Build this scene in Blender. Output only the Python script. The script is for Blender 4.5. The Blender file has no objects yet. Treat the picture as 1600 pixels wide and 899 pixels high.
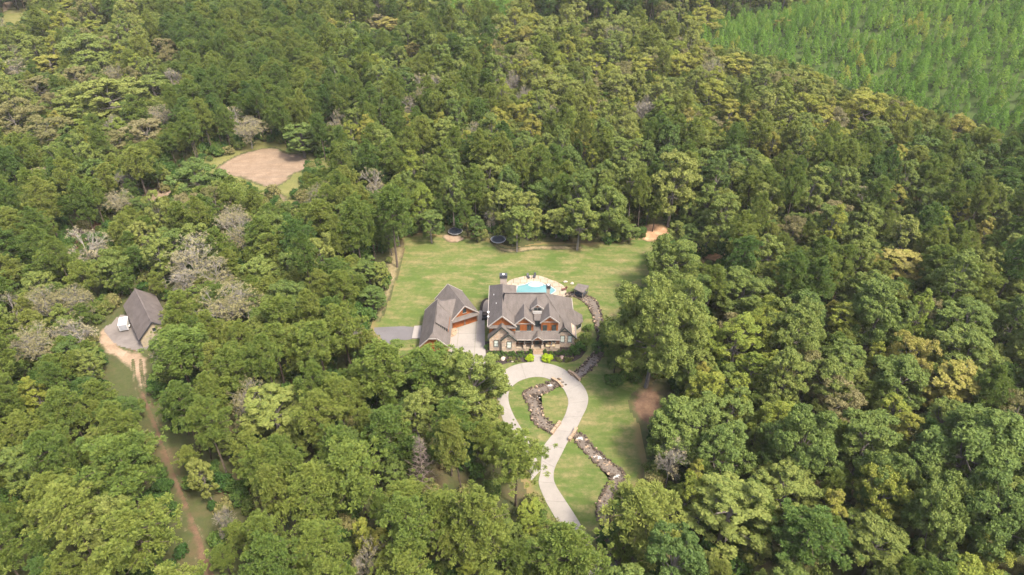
import bpy, bmesh, math, random
import numpy as np
from mathutils import Vector, Matrix

# ------------------------------------------------------------------ camera, light, exposure
SC = bpy.context.scene
COL = SC.collection
F_PX, PITCH, CAM_H = 1067.0, math.radians(35.5), 110.0
SP, CP = math.sin(PITCH), math.cos(PITCH)
cam = bpy.data.cameras.new('camera')
cam.sensor_width = 36.0
cam.lens = F_PX * 36.0 / 1600.0
cam.clip_start, cam.clip_end = 1.0, 9000.0
cam_ob = bpy.data.objects.new('camera', cam)
COL.objects.link(cam_ob)
cam_ob.location = (0, 0, CAM_H)
cam_ob.rotation_euler = (math.pi / 2 - PITCH, 0, 0)
SC.camera = cam_ob

SUN_EL, SUN_AZ = math.radians(58), math.radians(130)     # azimuth clockwise from +Y
world = bpy.data.worlds.new('World')
SC.world = world
world.use_nodes = True
wn = world.node_tree
sky = wn.nodes.new('ShaderNodeTexSky')
sky.sky_type = 'NISHITA'
sky.sun_disc = False
sky.sun_elevation, sky.sun_rotation = SUN_EL, SUN_AZ
sky.air_density, sky.dust_density, sky.ozone_density = 1.0, 6.0, 1.0
bg = wn.nodes['Background']
wn.links.new(sky.outputs[0], bg.inputs[0])
bg.inputs[1].default_value = 0.15
sun = bpy.data.lights.new('sun', 'SUN')
sun.energy, sun.angle, sun.color = 2.3, math.radians(8), (1.0, .91, .74)
sun_ob = bpy.data.objects.new('sun', sun)
COL.objects.link(sun_ob)
sdir = Vector((math.sin(SUN_AZ) * math.cos(SUN_EL), math.cos(SUN_AZ) * math.cos(SUN_EL), math.sin(SUN_EL)))
sun_ob.rotation_euler = sdir.to_track_quat('Z', 'Y').to_euler()
SC.view_settings.view_transform = 'Standard'
SC.view_settings.look = 'None'
SC.view_settings.exposure = 2.0
SC.view_settings.gamma = 1.0
SC.cycles.max_bounces = 6
SC.cycles.diffuse_bounces = 4
SC.cycles.transmission_bounces = 3
SC.cycles.use_adaptive_sampling = True
SC.cycles.adaptive_threshold = 0.02

HAZE = .00007
R = np.random.default_rng(7)
random.seed(7)

# ------------------------------------------------------------------ helpers
def at(px, py, z=0.0):
    """point of the photograph -> point of the place at height z"""
    u = (px - 800) / F_PX; v = (py - 449.5) / F_PX
    dy, dz = CP - v * SP, -SP - v * CP
    t = (CAM_H - z) / -dz
    return (u * t, dy * t, z)
def at2(px, py, z=0.0): return at(px, py, z)[:2]
def to_px(P):
    P = np.asarray(P, float)
    dz = P[..., 2] - CAM_H
    zc = P[..., 1] * CP - dz * SP
    vc = -P[..., 1] * SP - dz * CP
    return np.stack([800 + F_PX * P[..., 0] / zc, 449.5 + F_PX * vc / zc], -1), zc
def inside(pts, poly):
    pts = np.asarray(pts, float); poly = np.asarray(poly, float)
    x, y = pts[..., 0], pts[..., 1]
    r = np.zeros(x.shape, bool)
    j = len(poly) - 1
    for i in range(len(poly)):
        xi, yi = poly[i]; xj, yj = poly[j]
        if yi != yj:
            r ^= ((yi > y) != (yj > y)) & (x < (xj - xi) * (y - yi) / (yj - yi) + xi)
        j = i
    return r
def edge_dist(pts, poly):
    pts = np.asarray(pts, float); poly = np.asarray(poly, float)
    d = np.full(pts.shape[:-1], 1e9)
    for i in range(len(poly)):
        a = poly[i - 1]; b = poly[i]; ab = b - a
        t = np.clip(((pts - a) @ ab) / max(ab @ ab, 1e-9), 0, 1)
        d = np.minimum(d, np.linalg.norm(pts - (a + t[..., None] * ab), axis=-1))
    return d
def smooth_poly(pts, n=4, closed=True):
    P = [Vector((p[0], p[1], 0)) for p in pts]
    out = []; N = len(P)
    for i in range(N if closed else N - 1):
        p0 = P[(i - 1) % N] if closed or i > 0 else P[0]
        p1 = P[i]; p2 = P[(i + 1) % N]
        p3 = P[(i + 2) % N] if closed or i + 2 < N else P[N - 1]
        for k in range(n):
            t = k / n
            q = .5 * ((2 * p1) + (-p0 + p2) * t + (2 * p0 - 5 * p1 + 4 * p2 - p3) * t * t + (-p0 + 3 * p1 - 3 * p2 + p3) * t ** 3)
            out.append((q.x, q.y))
    if not closed: out.append((P[-1].x, P[-1].y))
    return out
def tag(o, label=None, cat=None, group=None, kind=None):
    if label: o['label'] = label
    if cat: o['category'] = cat
    if group: o['group'] = group
    if kind: o['kind'] = kind
    return o
ORG = {}
def thing(name, loc, label, cat, group=None, rz=0):
    o = bpy.data.objects.new(name, None)
    o.empty_display_size = .5
    COL.objects.link(o)
    o.location = loc; o.rotation_euler = (0, 0, rz)
    ORG[o] = Vector(loc)
    return tag(o, label, cat, group)
class MB:
    def __init__(s): s.v = []; s.f = []; s.m = []
    def add(s, vs, fs, mi=0):
        b = len(s.v); s.v += [tuple(p) for p in vs]
        s.f += [tuple(b + i for i in f) for f in fs]; s.m += [mi] * len(fs)
        return s
    def box(s, x0, x1, y0, y1, z0, z1, mi=0):
        return s.add([(x0, y0, z0), (x1, y0, z0), (x1, y1, z0), (x0, y1, z0), (x0, y0, z1), (x1, y0, z1), (x1, y1, z1), (x0, y1, z1)],
                     [(3, 2, 1, 0), (4, 5, 6, 7), (0, 1, 5, 4), (1, 2, 6, 5), (2, 3, 7, 6), (3, 0, 4, 7)], mi)
    def rbox(s, cx, cy, z0, z1, lx, ly, rz, mi=0, top=1.0):
        c, n = math.cos(rz), math.sin(rz); vs = []
        for z, k in ((z0, 1), (z1, top)):
            for sx, sy in ((-1, -1), (1, -1), (1, 1), (-1, 1)):
                x, y = sx * lx / 2 * k, sy * ly / 2 * k
                vs.append((cx + x * c - y * n, cy + x * n + y * c, z))
        return s.add(vs, [(3, 2, 1, 0), (4, 5, 6, 7), (0, 1, 5, 4), (1, 2, 6, 5), (2, 3, 7, 6), (3, 0, 4, 7)], mi)
    def prism(s, poly, z0, z1, mi=0):
        n = len(poly)
        vs = [(p[0], p[1], z0) for p in poly] + [(p[0], p[1], z1) for p in poly]
        a = sum(poly[i - 1][0] * poly[i][1] - poly[i][0] * poly[i - 1][1] for i in range(n))
        top = list(range(n, 2 * n)); fs = [tuple(top) if a > 0 else tuple(reversed(top))]
        for i in range(n):
            j = (i + 1) % n
            fs.append((i, j, n + j, n + i) if a > 0 else (j, i, n + i, n + j))
        return s.add(vs, fs, mi)
    def slab(s, poly, th=.18, mi=0):
        """a sloping slab, its top face the 3-D polygon (either winding), thickness straight down"""
        n = len(poly)
        nz = sum((poly[i - 1][0] * poly[i][1] - poly[i][0] * poly[i - 1][1]) for i in range(n))
        P = list(poly) if nz > 0 else list(reversed(poly))
        vs = [tuple(p) for p in P] + [(p[0], p[1], p[2] - th) for p in P]
        fs = [tuple(range(n)), tuple(range(2 * n - 1, n - 1, -1))]
        for i in range(n):
            j = (i + 1) % n; fs.append((j, i, n + i, n + j))
        return s.add(vs, fs, mi)
    def poly(s, P, mi=0): return s.add(P, [tuple(range(len(P)))], mi)
    def beam(s, a, b, w, h, mi=0, up=(0, 0, 1)):
        a, b = Vector(a), Vector(b); d = (b - a).normalized()
        x = d.cross(Vector(up))
        if x.length < 1e-4: x = Vector((1, 0, 0))
        x.normalize(); y = x.cross(d)
        vs = [p + x * sx * w / 2 + y * sy * h / 2 for p in (a, b) for sx, sy in ((-1, -1), (1, -1), (1, 1), (-1, 1))]
        return s.add(vs, [(0, 1, 2, 3), (7, 6, 5, 4), (0, 4, 5, 1), (1, 5, 6, 2), (2, 6, 7, 3), (3, 7, 4, 0)], mi)
    def tube(s, path, radii, n=6, mi=0):
        rings = []; P = [Vector(p) for p in path]
        for i, p in enumerate(P):
            d = (P[min(i + 1, len(P) - 1)] - P[max(i - 1, 0)]).normalized()
            x = d.orthogonal().normalized(); y = d.cross(x)
            r = radii[i] if hasattr(radii, '__len__') else radii
            rings.append([p + (x * math.cos(2 * math.pi * k / n) + y * math.sin(2 * math.pi * k / n)) * r for k in range(n)])
        vs = [q for r_ in rings for q in r_]; fs = []
        for i in range(len(P) - 1):
            for k in range(n):
                k2 = (k + 1) % n
                fs.append((i * n + k, i * n + k2, (i + 1) * n + k2, (i + 1) * n + k))
        fs.append(tuple(reversed(range(n)))); fs.append(tuple(range((len(P) - 1) * n, len(P) * n)))
        return s.add(vs, fs, mi)
    def lathe(s, cx, cy, prof, n=16, mi=0):
        vs = []; fs = []
        for r, z in prof:
            for k in range(n):
                a = 2 * math.pi * k / n; vs.append((cx + r * math.cos(a), cy + r * math.sin(a), z))
        for i in range(len(prof) - 1):
            for k in range(n):
                k2 = (k + 1) % n; fs.append((i * n + k, i * n + k2, (i + 1) * n + k2, (i + 1) * n + k))
        if prof[0][0] > 1e-3: fs.append(tuple(reversed(range(n))))
        if prof[-1][0] > 1e-3: fs.append(tuple(range((len(prof) - 1) * n, len(prof) * n)))
        return s.add(vs, fs, mi)
    def rock(s, c, r, rng=R, flat=.7, mi=0):
        t = (1 + 5 ** .5) / 2
        V = np.array([(-1, t, 0), (1, t, 0), (-1, -t, 0), (1, -t, 0), (0, -1, t), (0, 1, t), (0, -1, -t), (0, 1, -t), (t, 0, -1), (t, 0, 1), (-t, 0, -1), (-t, 0, 1)]) / 1.9
        Fs = [(0, 11, 5), (0, 5, 1), (0, 1, 7), (0, 7, 10), (0, 10, 11), (1, 5, 9), (5, 11, 4), (11, 10, 2), (10, 7, 6), (7, 1, 8), (3, 9, 4), (3, 4, 2), (3, 2, 6), (3, 6, 8), (3, 8, 9), (4, 9, 5), (2, 4, 11), (6, 2, 10), (8, 6, 7), (9, 8, 1)]
        V = V * (1 + rng.uniform(-.28, .28, (12, 1))) * np.array([r * rng.uniform(.8, 1.3), r * rng.uniform(.8, 1.2), r * flat])
        a = rng.uniform(0, 6.28); ca, sa = math.cos(a), math.sin(a)
        V = np.stack([V[:, 0] * ca - V[:, 1] * sa, V[:, 0] * sa + V[:, 1] * ca, V[:, 2]], 1) + np.array(c)
        return s.add(V.tolist(), Fs, mi)
    def build(s, name, mats, parent=None, smooth=False, kind=None):
        me = bpy.data.meshes.new(name)
        off = Vector((0, 0, 0)); r = parent
        while r is not None and r not in ORG: r = r.parent
        if r is not None: off = ORG[r]
        me.from_pydata([(a - off.x, b - off.y, c - off.z) for a, b, c in s.v], [], s.f)
        for m in (mats if isinstance(mats, (list, tuple)) else [mats]): me.materials.append(m)
        me.polygons.foreach_set('material_index', s.m)
        if smooth: me.polygons.foreach_set('use_smooth', [True] * len(s.f))
        me.update()
        o = bpy.data.objects.new(name, me); COL.objects.link(o)
        if parent is not None: o.parent = parent
        if kind: o['kind'] = kind
        return o

# ------------------------------------------------------------------ materials
class NT:
    def __init__(s, name, rough=.9, spec=.2):
        s.m = bpy.data.materials.new(name); s.m.use_nodes = True
        s.t = s.m.node_tree; s.n = s.t.nodes; s.b = s.n['Principled BSDF']
        s.b.inputs['Roughness'].default_value = rough
        s.b.inputs['Specular IOR Level'].default_value = spec
        s._pos = None
    def link(s, a, b): s.t.links.new(a, b)
    @property
    def pos(s):
        if s._pos is None: s._pos = s.n.new('ShaderNodeNewGeometry').outputs['Position']
        return s._pos
    def mapv(s, scale=(1, 1, 1), rot=(0, 0, 0), src=None):
        n = s.n.new('ShaderNodeMapping'); n.inputs['Scale'].default_value = scale; n.inputs['Rotation'].default_value = rot
        s.link(src or s.pos, n.inputs[0]); return n.outputs[0]
    def noise(s, scale, detail=3, vec=None, rough=.55, dist=0):
        n = s.n.new('ShaderNodeTexNoise'); n.inputs['Scale'].default_value = scale
        n.inputs['Detail'].default_value = detail; n.inputs['Roughness'].default_value = rough; n.inputs['Distortion'].default_value = dist
        s.link(vec or s.pos, n.inputs['Vector']); return n.outputs['Fac']
    def voro(s, scale, vec=None, feature='F1', out='Color'):
        n = s.n.new('ShaderNodeTexVoronoi'); n.inputs['Scale'].default_value = scale; n.feature = feature
        s.link(vec or s.pos, n.inputs['Vector']); return n.outputs[out]
    def ramp(s, fac, stops, interp='LINEAR'):
        n = s.n.new('ShaderNodeValToRGB'); e = n.color_ramp.elements; n.color_ramp.interpolation = interp
        while len(e) < len(stops): e.new(.5)
        for el, (p, c) in zip(e, stops):
            el.position = p; el.color = (*c, 1) if not isinstance(c, (int, float)) else (c, c, c, 1)
        s.link(fac, n.inputs[0]); return n.outputs[0]
    def mix(s, fac, a, b, mode='MIX'):
        n = s.n.new('ShaderNodeMix'); n.data_type = 'RGBA'; n.blend_type = mode
        for sock, v in ((n.inputs[0], fac), (n.inputs[6], a), (n.inputs[7], b)):
            if hasattr(v, 'is_output'): s.link(v, sock)
            elif isinstance(v, (int, float)): sock.default_value = v
            else: sock.default_value = (*v, 1)
        return n.outputs[2]
    def math(s, op, a, b=0.0):
        n = s.n.new('ShaderNodeMath'); n.operation = op
        for i, v in enumerate((a, b)):
            if hasattr(v, 'is_output'): s.link(v, n.inputs[i])
            else: n.inputs[i].default_value = v
        return n.outputs[0]
    def sep(s, v):
        n = s.n.new('ShaderNodeSeparateXYZ'); s.link(v, n.inputs[0]); return n.outputs
    def attr(s, name, typ='GEOMETRY', out='Fac'):
        n = s.n.new('ShaderNodeAttribute'); n.attribute_name = name; n.attribute_type = typ; return n.outputs[out]
    def col(s, c):
        if hasattr(c, 'is_output'): s.link(c, s.b.inputs['Base Color'])
        else: s.b.inputs['Base Color'].default_value = (*c, 1)
        return s
    def bump(s, h, strength=.4, dist=.05):
        n = s.n.new('ShaderNodeBump'); n.inputs['Strength'].default_value = strength; n.inputs['Distance'].default_value = dist
        s.link(h, n.inputs['Height']); s.link(n.outputs[0], s.b.inputs['Normal']); return s
def plain(name, c, rough=.8, spec=.25, var=.15, scale=1.5):
    t = NT(name, rough, spec)
    k = t.noise(scale, 4)
    t.col(t.ramp(k, [(.25, tuple(x * (1 - var) for x in c)), (.75, tuple(min(1, x * (1 + var)) for x in c))]))
    return t.m

FLOOR_A, FLOOR_B, FLOOR_C = (.040, .040, .020), (.082, .056, .036), (.038, .050, .018)
def floor_color(t):
    n1 = t.noise(.11, 5); n2 = t.noise(.9, 4)
    c = t.ramp(n1, [(.30, FLOOR_A), (.52, FLOOR_C), (.70, FLOOR_B)])
    return t.mix(t.ramp(n2, [(.35, 0), (.75, .55)]), c, (.070, .060, .030))
def mk_ground():
    t = NT('ground_mat', .95, .05); t.col(floor_color(t)); t.bump(t.noise(2.5, 5), .6, .15); return t.m
def mk_lawn():
    t = NT('lawn_mat', .95, .05)
    a = t.noise(.055, 4, dist=.4)
    streak = t.noise(1.0, 4, t.mapv((.0249, .2990, .0712), (0, 0, .05)))
    streak2 = t.noise(1.0, 3, t.mapv((.2136, .0356, .0712), (0, 0, .45)))
    fine = t.noise(.9, 8, rough=.8)
    g = t.ramp(a, [(.28, (.0399, .0669, .0150)), (.50, (.0641, .0869, .0228)), (.72, (.0926, .0983, .0342))])
    g = t.mix(t.ramp(streak, [(.50, 0), (.72, .3)]), g, (.1388, .1175, .0513))
    g = t.mix(t.ramp(streak2, [(.50, 0), (.72, .35)]), g, (.0498, .0769, .0171))
    dry = t.noise(.17, 7, t.mapv((.8, 1.5, 1)), rough=.72)
    g = t.mix(t.ramp(dry, [(.44, 0), (.64, .9)]), g, (.1638, .1282, .0676))
    g = t.mix(t.ramp(fine, [(.30, .75), (.60, 0)]), g, (.0342, .0555, .0128))
    P_ = t.sep(t.mapv((1, 1, 1), (0, 0, .06))); st = t.math('SINE', t.math('MULTIPLY', P_[1], 2.6)); g = t.mix(t.ramp(st, [(.2, .20), (.8, 0)]), g, (.0320, .0605, .0128))
    e = t.attr('edge')
    e = t.math('ADD', e, t.math('MULTIPLY', t.math('SUBTRACT', t.noise(.35, 4), .5), 1.1))
    g = t.mix(t.ramp(e, [(.18, 0), (.55, 1)]), t.mix(t.noise(.5, 3), (.1424, .1032, .0534), (.0854, .0783, .0285)), g)
    t.col(g); t.bump(t.noise(3.5, 4), .35, .05); return t.m
def mk_patch(name, stops, scale=.35, streak=None):
    """a sheet of bare earth whose rim goes over into the forest floor"""
    t = NT(name, .95, .05)
    c = t.ramp(t.noise(scale, 6, rough=.65), stops)
    if streak: c = t.mix(t.ramp(t.noise(1.0, 5, t.mapv(*streak)), [(.42, 0), (.62, .6)]), c, tuple(x * .62 for x in stops[-1][1]))
    c = t.mix(t.ramp(t.noise(1.8, 5, rough=.7), [(.35, .35), (.6, 0)]), c, tuple(x * .55 for x in stops[0][1]))
    e = t.math('ADD', t.attr('edge'), t.math('MULTIPLY', t.math('SUBTRACT', t.noise(.5, 5), .5), 1.3))
    c = t.mix(t.ramp(e, [(.15, 0), (.6, 1)]), floor_color(t), c)
    t.col(c); t.bump(t.noise(2, 5), .5, .08); return t.m
def mk_concrete(name, c, stain=.35):
    t = NT(name, .85, .2)
    a = t.noise(.16, 5, rough=.6); b = t.noise(1.4, 5)
    oi = t.n.new('ShaderNodeObjectInfo'); k = t.ramp(a, [(.30, tuple(x * (1 - stain) for x in c)), (.55, c), (.8, tuple(min(1, x * 1.06) for x in c))])
    k = t.mix(t.math('MULTIPLY', oi.outputs['Random'], .12), k, tuple(x * .62 for x in c))
    k = t.mix(t.ramp(t.noise(.33, 6, rough=.7), [(.56, 0), (.72, .45)]), k, tuple(x * .55 for x in c))
    t.col(t.mix(t.ramp(b, [(.3, .35), (.6, 0)]), k, tuple(x * .78 for x in c))); t.bump(t.noise(9, 3), .15, .01); return t.m
def mk_shingle():
    t = NT('shingle_mat', .9, .15)
    P = t.sep(t.pos)
    c = t.ramp(t.noise(.7, 7, t.mapv((1.6, .5, .5)), rough=.72), [(.30, (.0620, .0535, .0493)), (.5, (.0859, .0746, .0690)), (.74, (.1112, .0979, .0901))])
    tabs = t.voro(1.0, t.mapv((3.2, 3.2, 5.5)))
    tb = t.sep(tabs)[0]
    c = t.mix(t.ramp(tb, [(0, .32), (1, 0)]), c, (.0598, .0507, .0465))
    z = t.math('FRACT', t.math('MULTIPLY', P[2], 5.0))
    c = t.mix(t.ramp(z, [(.0, .45), (.25, 0)]), c, (.0422, .0366, .0352))
    t.col(c); t.bump(t.math('ADD', z, tb), .5, .03); return t.m
def mk_stone():
    t = NT('stone_wall_mat', .9, .15)
    v = t.mapv((2.2, 2.2, 3.6))
    cell = t.sep(t.voro(1.0, v)); d = t.voro(1.0, v, 'DISTANCE_TO_EDGE', 'Distance')
    c = t.ramp(cell[0], [(0, (.2628, .1739, .1082)), (.3, (.3632, .2666, .1816)), (.6, (.2782, .2280, .1893)), (.8, (.4173, .3246, .2280)), (1, (.1855, .1314, .0966))])
    c = t.mix(t.ramp(d, [(.02, 1), (.08, 0)]), c, (.2550, .2241, .1932))
    t.col(c); t.bump(d, .8, .06); return t.m
def mk_wood(name, c, axis=(1, 1, 0), pitch=3.2):
    t = NT(name, .7, .3)
    P = t.sep(t.pos)
    s = t.math('ADD', t.math('MULTIPLY', P[0], axis[0]), t.math('ADD', t.math('MULTIPLY', P[1], axis[1]), t.math('MULTIPLY', P[2], axis[2])))
    fr = t.math('FRACT', t.math('MULTIPLY', s, pitch))
    k = t.ramp(t.noise(1.3, 5, t.mapv((2, 2, .5))), [(.3, tuple(x * .72 for x in c)), (.7, tuple(x * 1.25 for x in c))])
    k = t.mix(t.ramp(fr, [(.04, .6), (.16, 0)]), k, tuple(x * .35 for x in c))
    t.col(k); t.bump(fr, .4, .03); return t.m
def mk_leaf(name, stops, trans=.35, leafvar=.35, noise_scale=.30):
    """foliage: the tree's own tint picks its hue, leaf and clump noise vary it a little"""
    t = NT(name, .75, .12)
    tint = t.attr('tint', 'INSTANCER')
    n = t.noise(noise_scale, 3, rough=.6)
    fac = t.math('ADD', tint, t.math('MULTIPLY', t.math('SUBTRACT', n, .5), .45))
    lv = t.attr('leaf')
    fac = t.math('ADD', fac, t.math('MULTIPLY', t.math('SUBTRACT', lv, .5), leafvar))
    c = t.ramp(fac, stops)
    c = t.mix(t.ramp(lv, [(0, .42), (.5, 0)]), c, tuple(x * .5 for x in stops[0][1]))
    t.col(c)
    tr = t.n.new('ShaderNodeBsdfTranslucent'); t.link(c, tr.inputs[0])
    mx = t.n.new('ShaderNodeMixShader'); mx.inputs[0].default_value = trans
    t.link(t.b.outputs[0], mx.inputs[1]); t.link(tr.outputs[0], mx.inputs[2])
    t.link(mx.outputs[0], t.n['Material Output'].inputs[0]); return t.m
def mk_water(name, deep, shallow, rough=.08):
    t = NT(name, rough, .5)
    t.col(t.ramp(t.noise(.22, 4), [(.3, deep), (.7, shallow)])); t.bump(t.noise(1.6, 4), .12, .05); return t.m

M = dict(
    ground=mk_ground(), lawn=mk_lawn(),
    concrete=mk_concrete('driveway_concrete', (.182, .168, .153), .16), pale_concrete=mk_concrete('pale_concrete', (.2066, .1882, .1771), .15),
    asphalt=mk_concrete('asphalt', (.0922, .0871, .0915), .2), gravel=mk_concrete('grey_gravel', (.128, .113, .106), .5),
    shingle=mk_shingle(), stone=mk_stone(), cedar=mk_wood('cedar_board', (.1886, .0589, .0151)), door_wood=mk_wood('door_board', (.2037, .0589, .0136), (0, 0, 1), 2.2),
    trim=plain('grey_trim', (.2263, .2037, .1848)), dark_trim=plain('dark_trim', (.0264, .0339, .0302), .5),
    beige=plain('beige_siding', (.2490, .2075, .1471), .85, .2, .08), stucco=plain('chimney_stucco', (.2565, .2188, .1886), .9, .1, .10),
    dark=plain('dark_metal', (.0264, .0271, .0316), .5, .4), black=plain('black_rubber', (.0090, .0090, .0106), .7), glass=NT('dark_glass', .08, .6).col((.0226, .0302, .0339)).m,
    blind=NT('blind_glass', .15, .5).col(( .42, .46, .42)).m, white=plain('white_paint', (.4677, .4602, .4526), .5, .3, .04), column=plain('timber_post', (.1282, .1094, .0943)),  # whitish panes: blinds plus a pale sky reflection put into the base colour
    porch=plain('porch_wall', (.0754, .0392, .0241)), flag=mk_concrete('tan_flagstone', (.2301, .1886, .1448), .2), cushion=plain('cream_cushion', (.4677, .3621, .2263), .9), orange=plain('orange_cushion', (.4526, .1660, .0377), .9),
    mulch=plain('mulch', (.0302, .0241, .0226), .95, .05, .5, 3.0), rock=plain('stream_rock', (.052, .040, .031), .9, .15, .6, 1.2), pale_rock=plain('pale_rock', (.2490, .2150, .1811), .9, .1, .2, 2),
    tan_stone=plain('tan_stone', (.2037, .1509, .1056), .9, .1, .3, 1.8), foam=plain('waterfall_foam', (.2716, .2640, .2565), .6, .3, .2, 3), bark=plain('pine_bark', (.0641, .0513, .0422), .95, .05, .35, 1.2),
    grey_bark=plain('grey_bark', (.1132, .1018, .0891), .95, .05, .3, 1.2), dead_bark=plain('dead_wood', (.1622, .1494, .1320), .95, .05, .25, 1.0), purple_bark=plain('dead_pine_wood', (.1433, .1132, .1018), .95, .05, .25, 1.0),
    pool=mk_water('pool_water', (.0566, .1358, .1471), (.0943, .1773, .1811)), ledge=plain('pool_ledge', (.2490, .3093, .3168), .2, .4, .05), stream=mk_water('stream_water', (.058, .044, .032), (.095, .077, .060), .6),
    rim=plain('steel_rim', (.3395, .3395, .3470), .4, .5), blue_pad=plain('blue_pad', (.0136, .0181, .0271), .6), blue_metal=plain('blue_grey_metal', (.1961, .2037, .2263), .4, .5),
    red=plain('red_fabric', (.0830, .0339, .0264)),
    pine=mk_leaf('pine_needles', [(0, (.062, .112, .028)), (.35, (.102, .148, .031)), (.65, (.142, .177, .036)), (1, (.180, .200, .047))], .42),
    broad=mk_leaf('broad_leaves', [(0, (.076, .122, .033)), (.35, (.113, .156, .039)), (.65, (.150, .183, .045)), (1, (.186, .206, .054))], .42),
    autumn=mk_leaf('autumn_leaves', [(0, (.140, .186, .034)), (.35, (.188, .210, .038)), (.65, (.218, .210, .046)), (1, (.228, .196, .065))], .4),
    brown=mk_leaf('brown_leaves', [(0, (.120, .122, .045)), (.4, (.142, .134, .055)), (.7, (.165, .148, .070)), (1, (.205, .190, .100))]),
    young=mk_leaf('young_pine_needles', [(0, (.092, .180, .030)), (.4, (.140, .255, .040)), (.75, (.185, .285, .048)), (1, (.270, .270, .050))], .3),
    shrub=mk_leaf('shrub_leaves', [(0, (.035, .080, .020)), (.4, (.065, .115, .026)), (.7, (.120, .150, .035)), (1, (.185, .170, .070))]),
    lime=mk_leaf('lime_leaves', [(0, (.19, .28, .012)), (.5, (.25, .34, .016)), (1, (.30, .36, .03))], .3, .5),
    twig=mk_leaf('sparse_tan_leaves', [(0, (.17, .165, .07)), (.5, (.20, .185, .09)), (1, (.25, .225, .14))]),
)

# ------------------------------------------------------------------ the ground and its sheets
def sheet(name, poly, z, mat, cell=.6, soft=2.0, kind='structure', label=None, holes=()):
    poly = np.asarray(poly, float)
    x0, y0 = poly.min(0) - cell; x1, y1 = poly.max(0) + cell
    xs = np.arange(x0, x1, cell); ys = np.arange(y0, y1, cell)
    gx, gy = np.meshgrid(xs, ys); pts = np.stack([gx, gy], -1)
    cx = (pts[:-1, :-1] + pts[1:, 1:]) / 2
    keep = inside(cx, poly)
    for h in holes: keep &= ~inside(cx, h)
    nx = len(xs); I, J = np.nonzero(keep)
    q = np.stack([I * nx + J, I * nx + J + 1, (I + 1) * nx + J + 1, (I + 1) * nx + J], 1)
    used = np.unique(q); remap = np.full(nx * len(ys), -1); remap[used] = np.arange(len(used))
    P = pts.reshape(-1, 2)[used]
    e = np.clip(edge_dist(P, poly) / soft, 0, 1) * inside(P, poly)
    me = bpy.data.meshes.new(name)
    me.from_pydata([(a, b, z) for a, b in P], [], remap[q].tolist())
    at_ = me.attributes.new('edge', 'FLOAT', 'POINT'); at_.data.foreach_set('value', e.astype(np.float32))
    me.materials.append(mat); me.update()
    o = bpy.data.objects.new(name, me); COL.objects.link(o); o['kind'] = kind
    if label: o['label'] = label
    return o
g = MB(); g.poly([(-6000, -6000, 0), (6000, -6000, 0), (6000, 6000, 0), (-6000, 6000, 0)]); g.build('ground', M['ground'], kind='structure')

LAWN_PX = [(630, 366), (700, 368), (760, 372), (800, 386), (850, 379), (920, 380), (1000, 370), (1040, 362), (1075, 385), (1100, 410), (1090, 450), (1060, 500),
           (1045, 560), (1020, 600), (1000, 640), (1005, 690), (1012, 735), (990, 780), (958, 830), (955, 870), (915, 860), (858, 838), (832, 785), (806, 735), (782, 690), (770, 655),
           (768, 612), (742, 592), (700, 572), (655, 566), (640, 590), (604, 566), (592, 535), (580, 512), (590, 485), (603, 455), (614, 425), (622, 395)]
LAWN = smooth_poly([at2(*p) for p in LAWN_PX], 3)
sheet('lawn', LAWN, .02, M['lawn'], .55, 4.0, label='mown back and front lawn round the house')
DIRT = [(.28, (.1288, .0920, .0626)), (.52, (.1656, .1214, .0868)), (.75, (.2024, .1546, .1141))]
RED = [(.28, (.0662, .0412, .0280)), (.52, (.0994, .0626, .0427)), (.75, (.1398, .0920, .0626))]
SAND = [(.28, (.1546, .1067, .0721)), (.52, (.2024, .1509, .1067)), (.75, (.2355, .1877, .1435))]
GRASS = [(.28, (.0699, .0824, .0250)), (.52, (.1067, .1045, .0383)), (.75, (.1546, .1362, .0626))]
m_field = mk_patch('bare_field_earth', DIRT, .3, ((.0442, .3680, .0736), (0, 0, -.35)))
m_red = mk_patch('red_earth', RED, .4)
m_sand = mk_patch('sandy_earth', SAND, .25)
m_plant = mk_patch('plantation_grass_mat', [(.28, (.0294, .0442, .0132)), (.52, (.0405, .0618, .0177)), (.75, (.0604, .0773, .0236))], .12)
m_grass = mk_patch('rough_grass', GRASS, .15)
def px_sheet(name, pts, z, mat, cell=.6, soft=2.0, label=None, sm=4):
    return sheet(name, smooth_poly([at2(*p) for p in pts], sm), z, mat, cell, soft, label=label)
px_sheet('rough_grass', [(230, 245), (300, 232), (420, 215), (500, 225), (520, 262), (500, 300), (470, 340), (430, 345), (390, 320), (330, 310), (240, 300), (205, 275)], .012, m_grass, 1.2, 5, 'rough yellow grass round the bare field')
px_sheet('dirt_field', [(338, 264), (352, 252), (378, 240), (410, 232), (432, 231), (448, 239), (470, 241), (484, 252), (478, 266), (458, 273), (448, 284), (425, 294), (400, 288), (372, 277), (350, 277)], .03, m_field, .8, 2.5, 'bare pinkish earth field among the trees at upper left')
px_sheet('dirt_clearing', [(205, 292), (245, 286), (285, 289), (300, 300), (270, 312), (222, 318)], .028, m_field, .9, 3)
px_sheet('dirt_clearing', [(80, 372), (110, 350), (150, 335), (172, 345), (165, 375), (120, 395), (85, 392)], .026, m_red, .9, 4)
px_sheet('dirt_clearing', [(425, 300), (445, 305), (455, 330), (450, 350), (437, 350), (432, 325)], .025, m_field, .9, 3)
px_sheet('sand_field', [(-60, -14), (70, -14), (72, 12), (48, 34), (0, 45), (-60, 45)], .03, m_grass, 2, 8)
px_sheet('sandy_track', [(-60, -12), (22, -12), (20, 10), (0, 22), (-60, 40)], .045, m_sand, 1.5, 4, 'orange sandy field at the top left corner')
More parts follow.
